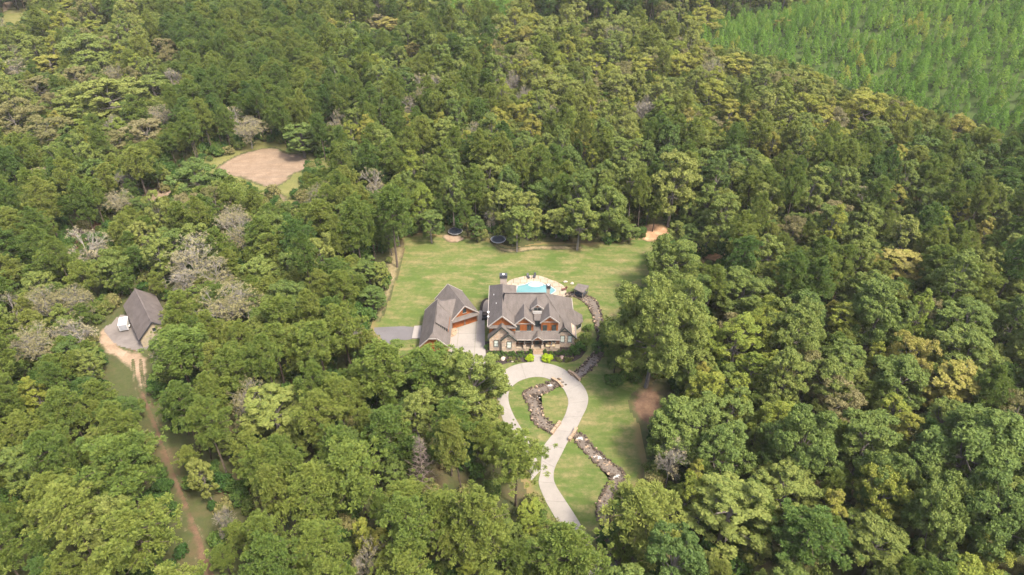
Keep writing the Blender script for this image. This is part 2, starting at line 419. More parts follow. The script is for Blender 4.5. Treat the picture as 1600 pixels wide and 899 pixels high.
px_sheet('dirt_track', [(196, 540), (222, 545), (232, 572), (236, 610), (250, 650), (266, 692), (285, 740), (308, 800), (330, 860), (352, 915), (315, 915), (300, 860), (284, 805), (262, 745), (243, 700), (230, 660), (214, 618), (205, 580)], .028, m_red, .5, 2.2, 'rutted red dirt track running down the left wood')
for off in (-1, 1):        # two pale wheel ruts
    cl = [(214, 566), (219, 610), (236, 655), (255, 710), (276, 765), (300, 825), (326, 900)]
    pts = [(x + off * (6 + k) - 2.6, y) for k, (x, y) in enumerate(cl)] + [(x + off * (6 + k) + 2.6, y) for k, (x, y) in reversed(list(enumerate(cl)))]
    px_sheet('wheel_rut', pts, .042, mk_patch('rut_earth', DIRT, .5), .3, 1.1)
px_sheet('sandy_yard', [(150, 528), (163, 512), (176, 520), (196, 544), (222, 552), (232, 566), (230, 600), (224, 612), (214, 604), (204, 582), (185, 566), (160, 548)], .034, m_sand, .5, 1.8, 'pale sandy turning place in front of the barn')
px_sheet('gravel_pad', [(163, 515), (175, 505), (192, 492), (222, 500), (236, 530), (226, 548), (200, 545), (178, 536)], .048, M['gravel'], .5, 1.5, 'dark gravel pad beside the barn')
px_sheet('dirt_bank', [(995, 366), (1010, 350), (1040, 352), (1060, 368), (1100, 382), (1140, 396), (1146, 412), (1118, 412), (1085, 396), (1050, 384), (1010, 378)], .034, mk_patch('orange_earth', [(.28, (.1760, .1080, .0640)), (.52, (.2880, .1760, .1040)), (.75, (.4160, .2960, .2000))], .4), .7, 2.5, 'orange bare earth at the wood edge right of the lawn')
px_sheet('bare_earth', [(982, 628), (994, 610), (1018, 602), (1040, 620), (1035, 660), (1012, 672), (990, 652)], .036, m_red, .5, 3, 'red bare earth under the big tree')
px_sheet('bare_earth', [(975, 868), (1015, 845), (1050, 870), (1040, 915), (980, 915)], .036, m_red, .5, 3)
px_sheet('bare_earth', [(606, 385), (626, 372), (632, 392), (622, 430), (612, 460), (596, 500), (586, 495), (600, 450)], .031, mk_patch('lawn_edge_earth', [(.28, (.095, .085, .042)), (.52, (.150, .122, .068)), (.75, (.20, .165, .10))], .4), .6, 2.2)
px_sheet('bare_earth', [(692, 368), (712, 366), (728, 372), (716, 379), (698, 378)], .033, mk_patch('worn_earth', SAND, .5), .4, 1.5)
px_sheet('bare_earth', [(765, 376), (790, 388), (830, 384), (900, 384), (905, 390), (840, 391), (800, 396), (778, 390)], .0335, mk_patch('worn_bank', [(.28, (.12, .098, .052)), (.52, (.175, .138, .082)), (.75, (.235, .19, .12))], .4), .5, 1.8)

# driveway: cast slabs with open joints
PAIRS = [((830, 752), (845, 735)), ((826, 737), (840, 722)), ((806, 700), (826, 690)), ((790, 668), (814, 669)), ((781, 640), (802, 648)), ((776, 613), (795, 628)), ((780, 588), (796, 611)),
         ((797, 574), (808, 598)), ((820, 567.5), (826, 591)), ((841, 566.5), (840, 589.5)), ((862, 570), (852, 591)), ((882, 578), (866, 597)), ((902, 593), (879, 607)), ((914, 608), (885, 617)),
         ((919, 622), (888, 627)), ((917, 636), (886.5, 638)), ((910, 651), (881, 653)), ((900, 671), (871, 669)), ((888, 689), (858, 686)), ((878, 709), (848.5, 700)), ((868, 729), (846, 718)),
         ((865, 743), (844.5, 738)), ((868, 758), (842, 756)), ((883, 782), (851, 780)), ((897.5, 804), (866, 807)), ((910, 825), (878, 826)), ((931, 862), (899, 864)), ((955, 905), (922, 906)), ((975, 940), (940, 942))]
OUT = smooth_poly([at2(*a) for a, b in PAIRS], 8, False); INN = smooth_poly([at2(*b) for a, b in PAIRS], 8, False)
drive = thing('driveway', at(860, 690), None, None); drive['kind'] = 'structure'; drive['label'] = 'pale concrete driveway looping in front of the house'
acc = 0; start = 0; seg = []
for i in range(1, len(OUT)):
    mid0 = Vector(OUT[i - 1]) / 2 + Vector(INN[i - 1]) / 2; mid1 = Vector(OUT[i]) / 2 + Vector(INN[i]) / 2
    acc += (mid1 - mid0).length
    if acc > 4.6 or i == len(OUT) - 1: seg.append((start, i)); start = i; acc = 0
for k, (a, b) in enumerate(seg):
    o = [Vector(p) for p in OUT[a:b + 1]]; n = [Vector(p) for p in INN[a:b + 1]]
    for L in (o, n):
        d = (L[-1] - L[0]).normalized() * .018; L[0] = L[0] + d; L[-1] = L[-1] - d
    m = MB(); z = .10 + .004 * (k < 7)
    m.prism([tuple(p) for p in o] + [tuple(p) for p in reversed(n)], 0, z)
    m.build('slab', M['concrete'], drive)
def clip_cell(poly, x0, x1, y0, y1):
    def cut(P, ax, v, s):
        out = []
        for i in range(len(P)):
            a, b = P[i - 1], P[i]; ia, ib = s * (a[ax] - v) >= 0, s * (b[ax] - v) >= 0
            if ia != ib:
                t = (v - a[ax]) / (b[ax] - a[ax]); out.append((a[0] + t * (b[0] - a[0]), a[1] + t * (b[1] - a[1])))
            if ib: out.append(b)
        return out
    for ax, v, s in ((0, x0, 1), (0, x1, -1), (1, y0, 1), (1, y1, -1)):
        poly = cut(poly, ax, v, s)
        if len(poly) < 3: return None
    return poly
APRON = [at2(*p) for p in [(702, 548), (703, 528), (705, 516), (746, 502), (748, 486), (757, 486), (757.3, 500), (757.6, 532), (758.5, 548), (760.5, 566), (764, 580), (772, 592), (779, 603), (777, 622), (762, 606), (742, 590), (720, 578), (703, 566)]]
ap = thing('parking_court', at(735, 540), None, None); ap['kind'] = 'structure'; ap['label'] = 'pale concrete parking court between garage and house'
for gx in np.arange(-18, 0, 4.4):
    for gy in np.arange(108, 150, 5.2):
        c = clip_cell(APRON, gx + .03, gx + 4.37, gy + .03, gy + 5.17)
        if c:
            m = MB(); m.prism(c, 0, .094); m.build('slab', M['concrete'], ap)
walk = thing('front_walk', at(840, 562), None, None); walk['kind'] = 'structure'
m = MB(); m.prism([at2(*p) for p in [(834, 567.5), (834.5, 560), (833, 554.5), (848, 554.5), (846.5, 560), (848, 567.5)]], 0, .088); m.build('slab', M['concrete'], walk)
m = MB(); m.prism(smooth_poly([at2(*p) for p in [(585, 514), (590, 512), (647, 511.5), (643, 530.5), (612, 531), (612, 540), (626, 572), (632, 590), (618, 590), (607, 560), (597, 531), (586, 521)]], 3), 0, .05)
o = m.build('asphalt_drive', M['asphalt'], kind='structure'); o['label'] = 'grey asphalt side drive left of the garage'
m = MB(); m.prism([at2(*p) for p in [(647.4, 511), (659, 510), (656.5, 530), (643.5, 530)]], 0, .3); m.build('concrete_ramp', M['pale_concrete'], kind='structure')

# flower beds and terrace
BED = [at2(*p) for p in [(757.6, 534), (758.2, 552), (759.5, 566), (763, 572.5), (771, 574), (781, 571), (795.6, 567), (812.5, 566), (822, 566.5), (834, 564), (834, 553), (848, 553), (848, 564), (864, 565), (885.6, 566.5), (897, 565), (908, 559), (917, 548), (916, 535), (900, 534), (765, 534)]]
m = MB(); m.prism(BED, 0, .07); o = m.build('flower_bed', M['mulch'], kind='structure'); o['label'] = 'dark mulch bed along the front of the house'
m = MB(); m.prism(smooth_poly([at2(*p) for p in [(751, 492), (750, 480), (754, 470), (762, 466), (768, 470), (768, 492)]], 3), 0, .06); m.build('flower_bed', M['mulch'], kind='structure')
m = MB(); m.prism(smooth_poly([at2(*p) for p in [(755, 487), (755, 477), (758, 471), (763, 469), (768, 474), (768, 487)]], 3), 0, .12); o = m.build('side_terrace', M['flag'], kind='structure')
DECK = smooth_poly([at2(*p) for p in [(788, 448), (793, 441.5), (800, 437), (813, 433.6), (825, 431), (838, 430.6), (850, 433.4), (860, 437.5), (872, 442), (881, 447.5), (885, 455), (884, 462), (868, 466), (790, 466)]], 4)
POOL = smooth_poly([at2(*p) for p in [(808, 449), (814, 446.5), (821, 445), (828, 441.8), (836, 440.8), (844, 442), (851, 445.6), (857, 447), (863, 450), (868, 454), (865, 458), (856, 462), (830, 466), (808, 464)]], 4)
deck = thing('pool_terrace', at(840, 445), None, None); deck['kind'] = 'structure'; deck['label'] = 'tan flagstone terrace round the swimming pool'
for gx in np.arange(-4, 22, 1.9):
    for gy in np.arange(143, 166, 1.9):
        sh = .6 * (int(round((gy - 143) / 1.9)) % 2)
        c = clip_cell(DECK, gx + sh + .06, gx + sh + 1.84, gy + .06, gy + 1.84)
        if c:
            m = MB(); m.prism(c, 0, .10 + .006 * float(R.random())); m.build('paving_stone', M['flag'], deck)
pool = thing('swimming_pool', at(838, 450), 'turquoise free-form swimming pool on the tan terrace behind the house', 'pool')
m = MB(); m.prism(POOL, .0, .125); m.build('water', M['pool'], pool)
m = MB()
for i in range(len(POOL)):
    a, b = POOL[i - 1], POOL[i]; m.beam((a[0], a[1], .13), (b[0], b[1], .13), .32, .10)
m.build('coping', plain('grey_coping', (.2080, .2160, .2160)), pool)
m = MB(); m.prism(smooth_poly([at2(*p) for p in [(825.5, 446.2), (829, 443.2), (836.5, 441.8), (844, 443.3), (849, 446.2), (844, 448.3), (836.5, 449.3), (829.5, 448.3)]], 4), .0, .135); m.build('tanning_ledge', M['ledge'], pool)

# ------------------------------------------------------------------ the stream in its stone walls
STREAMS = [
    [(884, 462, 4), (897, 461, 7), (908, 464, 9), (920, 470, 11), (927, 478, 10), (932, 490, 9), (936, 505, 8), (940, 525, 7), (938, 545, 8), (930, 560, 9), (918, 573, 9), (908, 583, 9), (898, 590, 9)],
    [(880, 598, 8), (868, 600, 9), (855, 606, 10), (838, 612, 11), (826, 617, 11), (832, 626, 10), (838, 640, 11), (840, 652, 12), (850, 663, 12), (863, 671, 10)],
    [(897, 680, 7), (905, 684, 11), (914, 696, 11), (925, 707, 11), (937, 718, 12), (950, 731, 13), (966, 742, 12), (961, 755, 11), (951, 771, 11), (944, 789, 12), (941, 805, 11), (947, 820, 9), (952, 838, 9), (958, 858, 10), (956, 875, 11), (962, 900, 11)],
]
for si, S in enumerate(STREAMS):
    P = smooth_poly([at2(x, y) for x, y, w in S], 4, False)
    W = []
    for k in range(len(S) - 1):
        for t in range(4): W.append(S[k][2] * (1 - t / 4) + S[k + 1][2] * t / 4)
    W.append(S[-1][2])
    L = []; Rr = []
    for i, p in enumerate(P):
        a = Vector(P[max(i - 1, 0)]); b = Vector(P[min(i + 1, len(P) - 1)]); d = (b - a).normalized(); n = Vector((-d.y, d.x))
        _, zc = to_px(np.array([p[0], p[1], 0.])); w = W[i] * zc / F_PX * .80
        L.append(Vector(p) + n * w); Rr.append(Vector(p) - n * w)
    m = MB(); m.prism([tuple(p) for p in L] + [tuple(p) for p in reversed(Rr)], 0, .06 + .002 * si)
    o = m.build('stream_water', M['stream'], kind='structure')
    st = MB(); stp = MB()
    for side, Q in ((1, L), (-1, Rr)):
        for i in range(len(Q) - 1):
            ln = (Q[i + 1] - Q[i]).length; cnt = max(1, int(ln / .36))
            for c in range(cnt):
                for layer in range(2):
                    q = Q[i].lerp(Q[i + 1], (c + R.random()) / cnt) + Vector((R.normal() * .16, R.normal() * .16))
                    (stp if R.random() < .10 else st).rock((q.x, q.y, .06 + .2 * layer + .08 * R.random()), R.uniform(.16, .36))
    for i in range(len(P) - 1):            # stones lying in the bed
        for _ in range(3):
            t = R.random(); q = L[i].lerp(Rr[i], .1 + .8 * t)
            (st if R.random() < .8 else stp).rock((q.x, q.y, .06), R.uniform(.10, .30), flat=.5)
    tag(st.build('stream_stones', M['rock'], kind='stuff'), 'dark stones walling the stream ' + ['from the pool down to the drive', 'inside the loop of the drive', 'below the drive'][si])
    tag(stp.build('pale_stream_stones', M['tan_stone'], kind='stuff'), 'scattered tan stones of the stream ' + ['from the pool down to the drive', 'inside the loop of the drive', 'below the drive'][si])
for (x, y, w, lab) in [(838, 621, 8, 'white waterfall inside the loop of the drive'), (906, 686, 8, 'white waterfall just below the drive bridge'), (935, 715, 9, 'white waterfall on the straight reach below the drive'), (963, 746, 9, 'white waterfall at the bend by the lower lawn'), (860, 603, 4, 'small white waterfall near the top of the loop')]:
    p = at(x, y); m = MB()
    for k in range(14):
        q = (p[0] + R.normal() * w * .045, p[1] + R.normal() * .22, .10)
        m.rock(q, R.uniform(.10, .24), flat=.3)
    tag(m.build('waterfall', M['foam'], kind='stuff'), lab)
for pts, h, lab in [([(888, 582), (897, 588), (906, 596)], .9, 'low stone wall where the stream passes under the top of the drive'), ([(862, 593), (871, 598), (879, 606)], .7, 'tan stone wall at the inner side of the drive top'),
                    ([(861, 680), (868, 671), (875, 661)], .8, 'tan stone bridge wall on the left edge of the drive'), ([(889, 690), (895, 681), (901, 671)], .8, 'tan stone bridge wall on the right edge of the drive')]:
    c = [at(*p) for p in pts]; w = thing('bridge_wall', c[1], lab, 'wall'); k = 0
    for a, b in zip(c[:-1], c[1:]):
        A, B = Vector(a), Vector(b); n = max(2, int((B - A).length / .75))
        for i in range(n):
            p = A.lerp(B, (i + .5) / n); d = B - A
            for lv in range(2):
                m = MB(); m.rbox(p.x + R.normal() * .03, p.y + R.normal() * .03, lv * h / 2 + .0, (lv + .96) * h / 2, (B - A).length / n * .94, .55 + R.random() * .12, math.atan2(d.y, d.x), top=.95)
                m.build('stone', M['tan_stone'], w)

# ------------------------------------------------------------------ the house
def rot2(p, c, a): return (c[0] + (p[0] - c[0]) * math.cos(a) - (p[1] - c[1]) * math.sin(a), c[1] + (p[0] - c[0]) * math.sin(a) + (p[1] - c[1]) * math.cos(a))
def window(root, x, y, z0, w, h, nx=0.0, pane='blind', mullion=True, frame='dark_trim'):
    """a framed window on a wall that faces -Y (nx turns it about Z)"""
    c, s = math.cos(nx), math.sin(nx)
    def T(mb):
        mb.v = [(x + (a - x) * c - (b - y) * s, y + (a - x) * s + (b - y) * c, d) for a, b, d in mb.v]; return mb
    f = MB(); t = .13
    f.box(x - w / 2, x - w / 2 + t, y - .10, y + .05, z0, z0 + h); f.box(x + w / 2 - t, x + w / 2, y - .10, y + .05, z0, z0 + h)
    f.box(x - w / 2 + t, x + w / 2 - t, y - .11, y + .05, z0, z0 + t); f.box(x - w / 2 + t, x + w / 2 - t, y - .11, y + .05, z0 + h - t, z0 + h)
    if mullion: f.box(x - w / 2 + t, x + w / 2 - t, y - .06, y + .05, z0 + h / 2 - .03, z0 + h / 2 + .03)
    fo = T(f).build('window', M[frame], root)
    p = MB(); p.box(x - w / 2 + t, x + w / 2 - t, y - .035, y + .04, z0 + t, z0 + h - t); T(p).build('pane', M[pane], fo)
    s_ = MB(); s_.box(x - w / 2 - .08, x + w / 2 + .08, y - .17, y + .04, z0 - .10, z0 - .002); T(s_).build('sill', M['trim'], fo)
    return fo
def gable_wall(mb, x0, x1, y0, y1, z0, ze, zr, xr=None):
    xr = (x0 + x1) / 2 if xr is None else xr
    prof = [(x0, z0), (x1, z0), (x1, ze), (xr, zr), (x0, ze)]
    vs = [(x, y0, z) for x, z in prof] + [(x, y1, z) for x, z in prof]
    n = 5; fs = [tuple(range(n)), tuple(reversed(range(n, 2 * n)))] + [((i + 1) % n, i, n + i, n + (i + 1) % n) for i in range(n)]
    mb.add(vs, fs); return mb
H = thing('house', (4.5, 131, 0), 'large stone and cedar house with many grey gabled roofs', 'house')
RF = M['shingle']
def roof(polys, name='roof', th=.2, parent=H, mats=None):
    m = MB()
    for p in polys: m.slab(p, th)
    return m.build(name, mats or RF, parent)
def rake(parent, pts, w=.12, h=.30, mat='trim', name='fascia'):
    m = MB()
    for a, b in zip(pts[:-1], pts[1:]): m.beam(a, b, w, h)
    return m.build(name, M[mat], parent)
k0, MR, MY = .935, 11.6, 135.65                     # slope, height and line of the main ridge
def zfront(y): return MR - k0 * (MY - y)
# left two-storey wing
LX0, LX1, LXR, LY0, LY1, LE, LR = -5.85, 1.15, -2.35, 128.3, 145.4, 6.95, 10.2
m = MB(); gable_wall(m, LX0 + .35, LX1 - .3, LY0 + .45, 140.9, 0, LE, LE + 3.0, LXR); m.box(LX0 + .37, LX1 - .32, 140.9, LY1 - .5, 0, LE); m.build('wing_wall', M['cedar'], H)
rw = roof([[(LX0, LY0, LE), (LXR, LY0, LR), (LXR, 141.5, LR), (LX0, LY1, LE)], [(LX1, LY0, LE), (LX1, LY1, LE), (LXR, 141.5, LR), (LXR, LY0, LR)], [(LX0, LY1, LE), (LXR, 141.5, LR), (LX1, LY1, LE)]])
rake(rw, [(LX0, LY0 - .06, LE - .1), (LXR, LY0 - .06, LR - .1), (LX1, LY0 - .06, LE - .1)])
rake(rw, [(LX0 - .06, LY0, LE - .12), (LX0 - .06, LY1, LE - .12)], .14, .2, 'trim', 'gutter')
# pent roof across the cedar gable
roof([[(LX0 + .25, LY0 - .25, LE - .35), (LX1 - .25, LY0 - .25, LE - .35), (LX1 - .25, LY0 + .5, LE + .12), (LX0 + .25, LY0 + .5, LE + .12)]], 'pent_roof', .14)
# stone wing with two gables
m = MB(); gable_wall(m, -5.5, .75, 127.46, 128.9, 0, 4.3, 7.45, -2.45); m.build('stone_wall', M['stone'], H)
r1 = roof([[(-5.85, 126.95, 4.15), (-2.45, 126.95, 7.85), (-2.45, 128.8, 7.85), (-5.85, 128.8, 4.15)], [(1.25, 126.95, 3.95), (1.25, 128.8, 3.95), (-2.45, 128.8, 7.85), (-2.45, 126.95, 7.85)]])
rake(r1, [(-5.85, 126.9, 4.05), (-2.45, 126.9, 7.75), (1.25, 126.9, 3.85)], .12, .26, 'dark_trim')
m = MB(); gable_wall(m, -2.5, .97, 126.79, 127.9, 0, 4.15, 5.75, -.78); m.build('stone_wall', M['stone'], H)
r2 = roof([[(-2.75, 126.4, 4.15), (-.78, 126.4, 6.1), (-.78, 128.0, 6.1), (-2.75, 128.0, 4.15)], [(1.25, 126.4, 4.05), (1.25, 128.0, 4.05), (-.78, 128.0, 6.1), (-.78, 126.4, 6.1)]])
rake(r2, [(-2.75, 126.35, 4.05), (-.78, 126.35, 6.0), (1.25, 126.35, 3.95)], .12, .26, 'dark_trim')
window(H, -3.85, 127.46, 1.35, 1.15, 2.05); window(H, -.68, 126.79, 1.5, 1.2, 2.05)
# main body and hipped roof
m = MB(); m.box(-1.9, 11.7, 128.9, 144.2, 0, 4.9); m.build('wall', M['stone'], H)
def zright(x): return MR - 1.12 * (x - 8.2)
XE = 15.7; ZE = zright(XE)
yb = MY + (MR - 5.1) / .9
hipx = lambda z: 8.2 + (MR - z) / 1.12
yF = MY - (MR - 5.1) / k0
roof([[(-1.74, MY, MR), (-2.3, 136.6, 10.15), (-2.3, 132.9, 9.0), (-2.0, yF, 5.1), (hipx(6.9), MY - (MR - 6.9) / k0, 6.9), (8.2, MY, MR)],
      [(-2.0, yF, 5.1), (hipx(5.1), yF, 5.1), (hipx(6.9), MY - (MR - 6.9) / k0, 6.9)],
      [(8.2, MY, MR), (hipx(6.9), MY - (MR - 6.9) / k0, 6.9), (12.75, 128.35, zright(12.75)), (XE, 128.35, ZE), (XE, 145.0, ZE)],
      [(-1.74, MY, MR), (8.2, MY, MR), (XE, 145.0, ZE), (-2.0, 145.0, ZE)],
      [(-1.74, MY, MR), (-2.3, 139.0, 9.4), (-2.3, 136.6, 10.15)]], 'main_roof')
m = MB(); m.beam((-1.74, MY, MR + .02), (8.2, MY, MR + .02), .3, .1); m.beam((8.2, MY, MR + .02), (hipx(6.9), MY - (MR - 6.9) / k0, 6.95), .26, .1); m.build('ridge_cap', RF, H)
# right stone gable
m = MB(); gable_wall(m, 11.71, 15.5, 128.76, 133, 0, 3.55, 6.2, 12.75); m.v = [(x, y, (z if not (abs(x - 11.71) < 1e-6 and z > 3) else 4.85)) for x, y, z in m.v]; m.build('stone_wall', M['stone'], H)
r3 = roof([[(11.15, 128.35, 4.75), (12.75, 128.35, 6.5), (12.75, 130.4, 6.5), (11.15, 130.4, 4.75)]])
rake(r3, [(11.15, 128.3, 4.65), (12.75, 128.3, 6.4), (XE, 128.3, ZE - .1)], .12, .26, 'dark_trim')
window(H, 12.35, 128.76, 1.7, 1.1, 2.1); window(H, 14.15, 128.76, 1.7, 1.1, 2.1)
m = MB(); m.box(15.2, 15.45, 133, 144.5, 0, 3.3); m.build('wall', M['beige'], H)
rake(H, [(XE + .06, 128.35, ZE - .12), (XE + .06, 145, ZE - .12)], .14, .2, 'trim', 'gutter')
# two upstairs cedar gables
for (x0, x1, xr, ze, zr, wz) in ((.55, 5.5, 2.93, 7.45, 9.75, (1.4, 4.15)), (6.75, 11.45, 9.0, 8.0, 10.05, (7.95, 10.15))):
    m = MB(); gable_wall(m, x0 + .35, x1 - .3, 128.85, 133.5, 4.8, ze - .02, zr - .42, xr); m.build('gable_wall', M['cedar'], H)
    ybk = MY - (MR - zr) / k0
    ye = MY - (MR - ze) / k0
    rg = roof([[(x0, 128.4, ze), (xr, 128.4, zr), (xr, ybk + .2, zr), (x0, ye + .2, ze)], [(x1, 128.4, ze), (x1, ye + .2, ze), (xr, ybk + .2, zr), (xr, 128.4, zr)]], th=.18)
    rake(rg, [(x0, 128.35, ze - .1), (xr, 128.35, zr - .1), (x1, 128.35, ze - .1)], .12, .28)
    m = MB(); m.box(x0 + .34, x1 - .29, 128.74, 128.86, ze - .16, ze + .02); m.build('frieze_board', M['trim'], H)
    for wx in wz: window(H, wx, 128.85, 5.25, 1.05, 1.75, 0, 'glass')
# balcony door between them
m = MB(); m.box(5.45, 6.85, 129.6, 133, 5.2, 7.9); dd = m.build('balcony_shade_wall', M['dark'], H)  # dark wall colour stands in for the shade of the recess between the gables
m = MB(); m.box(5.75, 6.55, 129.54, 129.62, 5.5, 7.6); m.build('balcony_door', M['glass'], H)
roof([[(5.3, 129.4, 7.95), (7.0, 129.4, 7.95), (7.0, 133.2, 8.7), (5.3, 133.2, 8.7)]], 'balcony_roof', .12)
# top dormer
D0 = 131.75
m = MB(); gable_wall(m, 4.95, 7.4, 132.15, 134.5, 8.2, 9.75, 10.7, 6.15); m.build('dormer_wall', M['trim'], H)
m = MB(); m.box(4.75, 7.6, 132.05, 132.14, 9.72, 9.86); m.build('frieze_board', M['trim'], H)
m = MB(); m.poly([(5.2, 132.12, 9.86), (7.1, 132.12, 9.86), (6.15, 132.12, 10.62)]); m.build('gable_panel', M['cedar'], H)
rd = roof([[(4.6, D0, 9.65), (6.15, D0, 10.95), (6.15, 135.1, 10.95), (4.6, 133.7, 9.65)], [(7.7, D0, 9.65), (7.7, 133.7, 9.65), (6.15, 135.1, 10.95), (6.15, D0, 10.95)]], th=.16)
rake(rd, [(4.6, D0 - .05, 9.57), (6.15, D0 - .05, 10.87), (7.7, D0 - .05, 9.57)], .1, .24)
for wx in (5.75, 6.6): window(H, wx, 132.15, 8.95, .78, .72, 0, 'glass', False)
m = MB(); m.box(5.1, 7.25, 131.55, 131.62, 8.9, 8.98); m.box(5.1, 7.25, 131.55, 131.62, 8.42, 8.5)
for k in range(9): m.box(5.1 + k * .26, 5.17 + k * .26, 131.56, 131.61, 8.5, 8.9)
m.build('railing', M['white'], H)
# front porch
m = MB(); m.box(.98, 11.69, 127.3, 128.88, 0, .88); m.build('porch_base', M['stone'], H)
m = MB(); m.box(.98, 11.69, 127.22, 128.88, .885, .97); m.build('porch_floor', M['flag'], H)
m = MB(); m.box(.98, 11.69, 128.82, 128.895, .97, 4.7); m.build('porch_wall', M['porch'], H)
m = MB(); m.box(5.6, 6.6, 128.75, 128.83, .97, 3.2); dr = m.build('front_door', M['dark_trim'], H)
m = MB(); m.box(5.85, 6.35, 128.72, 128.755, 1.8, 3.0); m.build('door_pane', M['glass'], dr)
for wx in (2.2, 4.0, 8.3, 10.2): window(H, wx, 128.82, 1.6, 1.1, 1.8, 0, 'glass')
roof([[(.75, 126.85, 4.05), (11.7, 126.85, 4.05), (11.7, 128.75, 5.12), (.75, 128.75, 5.12)]], 'porch_roof', .16)
rake(H, [(.75, 126.8, 3.95), (11.7, 126.8, 3.95)], .12, .2, 'trim', 'gutter')
rp = roof([[(4.75, 126.45, 4.15), (6.15, 126.45, 5.3), (6.15, 129.2, 5.3), (4.75, 128.2, 4.15)], [(7.6, 126.45, 4.15), (7.6, 128.2, 4.15), (6.15, 129.2, 5.3), (6.15, 126.45, 5.3)]], th=.14)
rake(rp, [(4.75, 126.4, 4.07), (6.15, 126.4, 5.22), (7.6, 126.4, 4.07)], .1, .2)
m = MB(); m.poly([(4.95, 126.62, 4.12), (7.4, 126.62, 4.12), (6.15, 126.62, 5.12)]); m.build('gable_panel', M['cedar'], H)
for cx in (3.05, 4.95, 7.4, 9.6):
    m = MB(); m.rbox(cx, 127.32, .97, 1.95, .62, .62, 0, top=.9); c = m.build('column', M['stone'], H)
    m = MB(); m.rbox(cx, 127.32, 1.95, 3.95, .34, .34, 0, top=.9); m.build('post', M['column'], c)
for s in range(4):
    m = MB(); m.box(5.15, 7.55, 126.0 + s * .3, 127.2, .22 * s, .22 * (s + 1) - .012); m.build('step', M['tan_stone'], H)
# side bay with hipped roof
BAY = [(15.3, 133.4), (16.35, 133.4), (17.9, 134.9), (17.9, 137.6), (16.35, 139.1), (15.3, 139.1)]
m = MB(); m.prism([(15.3, 133.7), (16.15, 133.7), (17.55, 135.05), (17.55, 137.5), (16.15, 138.8), (15.3, 138.8)], 0, 3.2); m.build('bay_wall', M['beige'], H)
A = (15.1, 136.2, 6.3)
roof([[(12.95, 136.2, 6.3), A, (16.35, 133.4, 3.3), (15.5, 133.4, 3.3)], [A, (16.35, 133.4, 3.3), (17.9, 134.9, 3.3)], [A, (17.9, 134.9, 3.3), (17.9, 137.6, 3.3)], [A, (17.9, 137.6, 3.3), (16.35, 139.1, 3.3)], [(12.95, 136.2, 6.3), A, (16.35, 139.1, 3.3), (15.5, 139.1, 3.3)]], 'bay_roof', .16)
window(H, 15.75, 133.7, 1.7, .7, 1.3, 0, 'glass'); window(H, 16.85, 134.375, 1.6, 1.5, 1.4, math.atan2(1.35, 1.4), 'glass'); window(H, 17.55, 136.25, 1.6, 1.7, 1.4, math.pi / 2, 'glass')
# chimneys
def chimney(x0, x1, y0, y1, z):
    m = MB(); m.box(x0, x1, y0, y1, 0, z - .62); c = m.build('chimney', M['stucco'], H)
    m = MB(); m.box(x0 - .14, x1 + .14, y0 - .14, y1 + .14, z - .62, z - .30); m.build('chimney_cap', M['dark'], c)
    m = MB()
    for ax in (x0, x1):
        for ay in (y0, y1): m.box(ax - .08, ax + .08, ay - .08, ay + .08, z - .30, z + .02)
    m.box(x0 - .14, x1 + .14, y0 - .14, y1 + .14, z + .02, z + .09); m.build('cap_lid', M['dark'], c)
    m = MB(); m.lathe((x0 + x1) / 2, (y0 + y1) / 2, [(.25, z - .25), (.25, z + .18), (.30, z + .2), (.30, z + .26)], 10); m.build('flue', M['white'], c)
chimney(-3.1, -1.35, 145.2, 146.5, 10.0)
chimney(8.85, 9.7, 141.6, 142.5, 9.35)
# satellite dishes and vents on the wing roof
for (x, y) in ((-4.6, 139.5), (-3.9, 135.0)):
    z = LE + (x - LX0) / 3.5 * 3.25
    m = MB(); m.lathe(x, y, [(.08, z - .1), (.08, z + .35)], 8); m.build('roof_vent', M['white'], H)
m = MB(); m.tube([(-5.7, 133.0, 6.9), (-5.75, 132.8, 7.9)], .06); m.lathe(-5.8, 132.7, [(.05, 7.85), (.2, 7.92), (.32, 8.0)], 10); m.build('satellite_dish', M['white'], H)
m = MB(); m.tube([(-5.7, 131.6, 6.9), (-5.75, 131.4, 7.7)], .06); m.lathe(-5.8, 131.3, [(.05, 7.6), (.16, 7.66), (.26, 7.73)], 10); m.build('satellite_dish', M['white'], H)

# ------------------------------------------------------------------ garage
G = thing('garage', (-16, 135, 0), 'cedar garage with two crossing grey gable roofs left of the parking court', 'garage')
ga = math.atan2(3.42, 6.56); gd = Vector((math.cos(ga), math.sin(ga), 0)); gb = Vector((-math.sin(ga), math.cos(ga), 0))
fc = Vector((-12.1, 137.5, 0)); hw, GL, ge, gr = 3.95, 10.3, 3.0, 6.55
def gp(s, b, z): q = fc + gd * s + gb * b; return (q.x, q.y, z)
m = MB(); prof = [(-3.6, 0), (3.6, 0), (3.6, ge), (0, gr - .45), (-3.6, ge)]
vs = [gp(s, 0.15, z) for s, z in prof] + [gp(s, GL - .3, z) for s, z in prof]
m.add(vs, [(0, 1, 2, 3, 4), (9, 8, 7, 6, 5)] + [((i + 1) % 5, i, 5 + i, 5 + (i + 1) % 5) for i in range(5)]); m.build('wall', M['cedar'], G)
rg = roof([[gp(-hw, -.4, ge), gp(0, -.4, gr), gp(0, GL, gr), gp(-hw, GL, ge)], [gp(hw, -.4, ge), gp(hw, GL, ge), gp(0, GL, gr), gp(0, -.4, gr)]], parent=G)
rake(rg, [gp(-hw, -.45, ge - .1), gp(0, -.45, gr - .1), gp(hw, -.45, ge - .1)], .12, .28)
rake(rg, [gp(-hw, GL + .05, ge - .1), gp(0, GL + .05, gr - .1), gp(hw, GL + .05, ge - .1)], .12, .28)
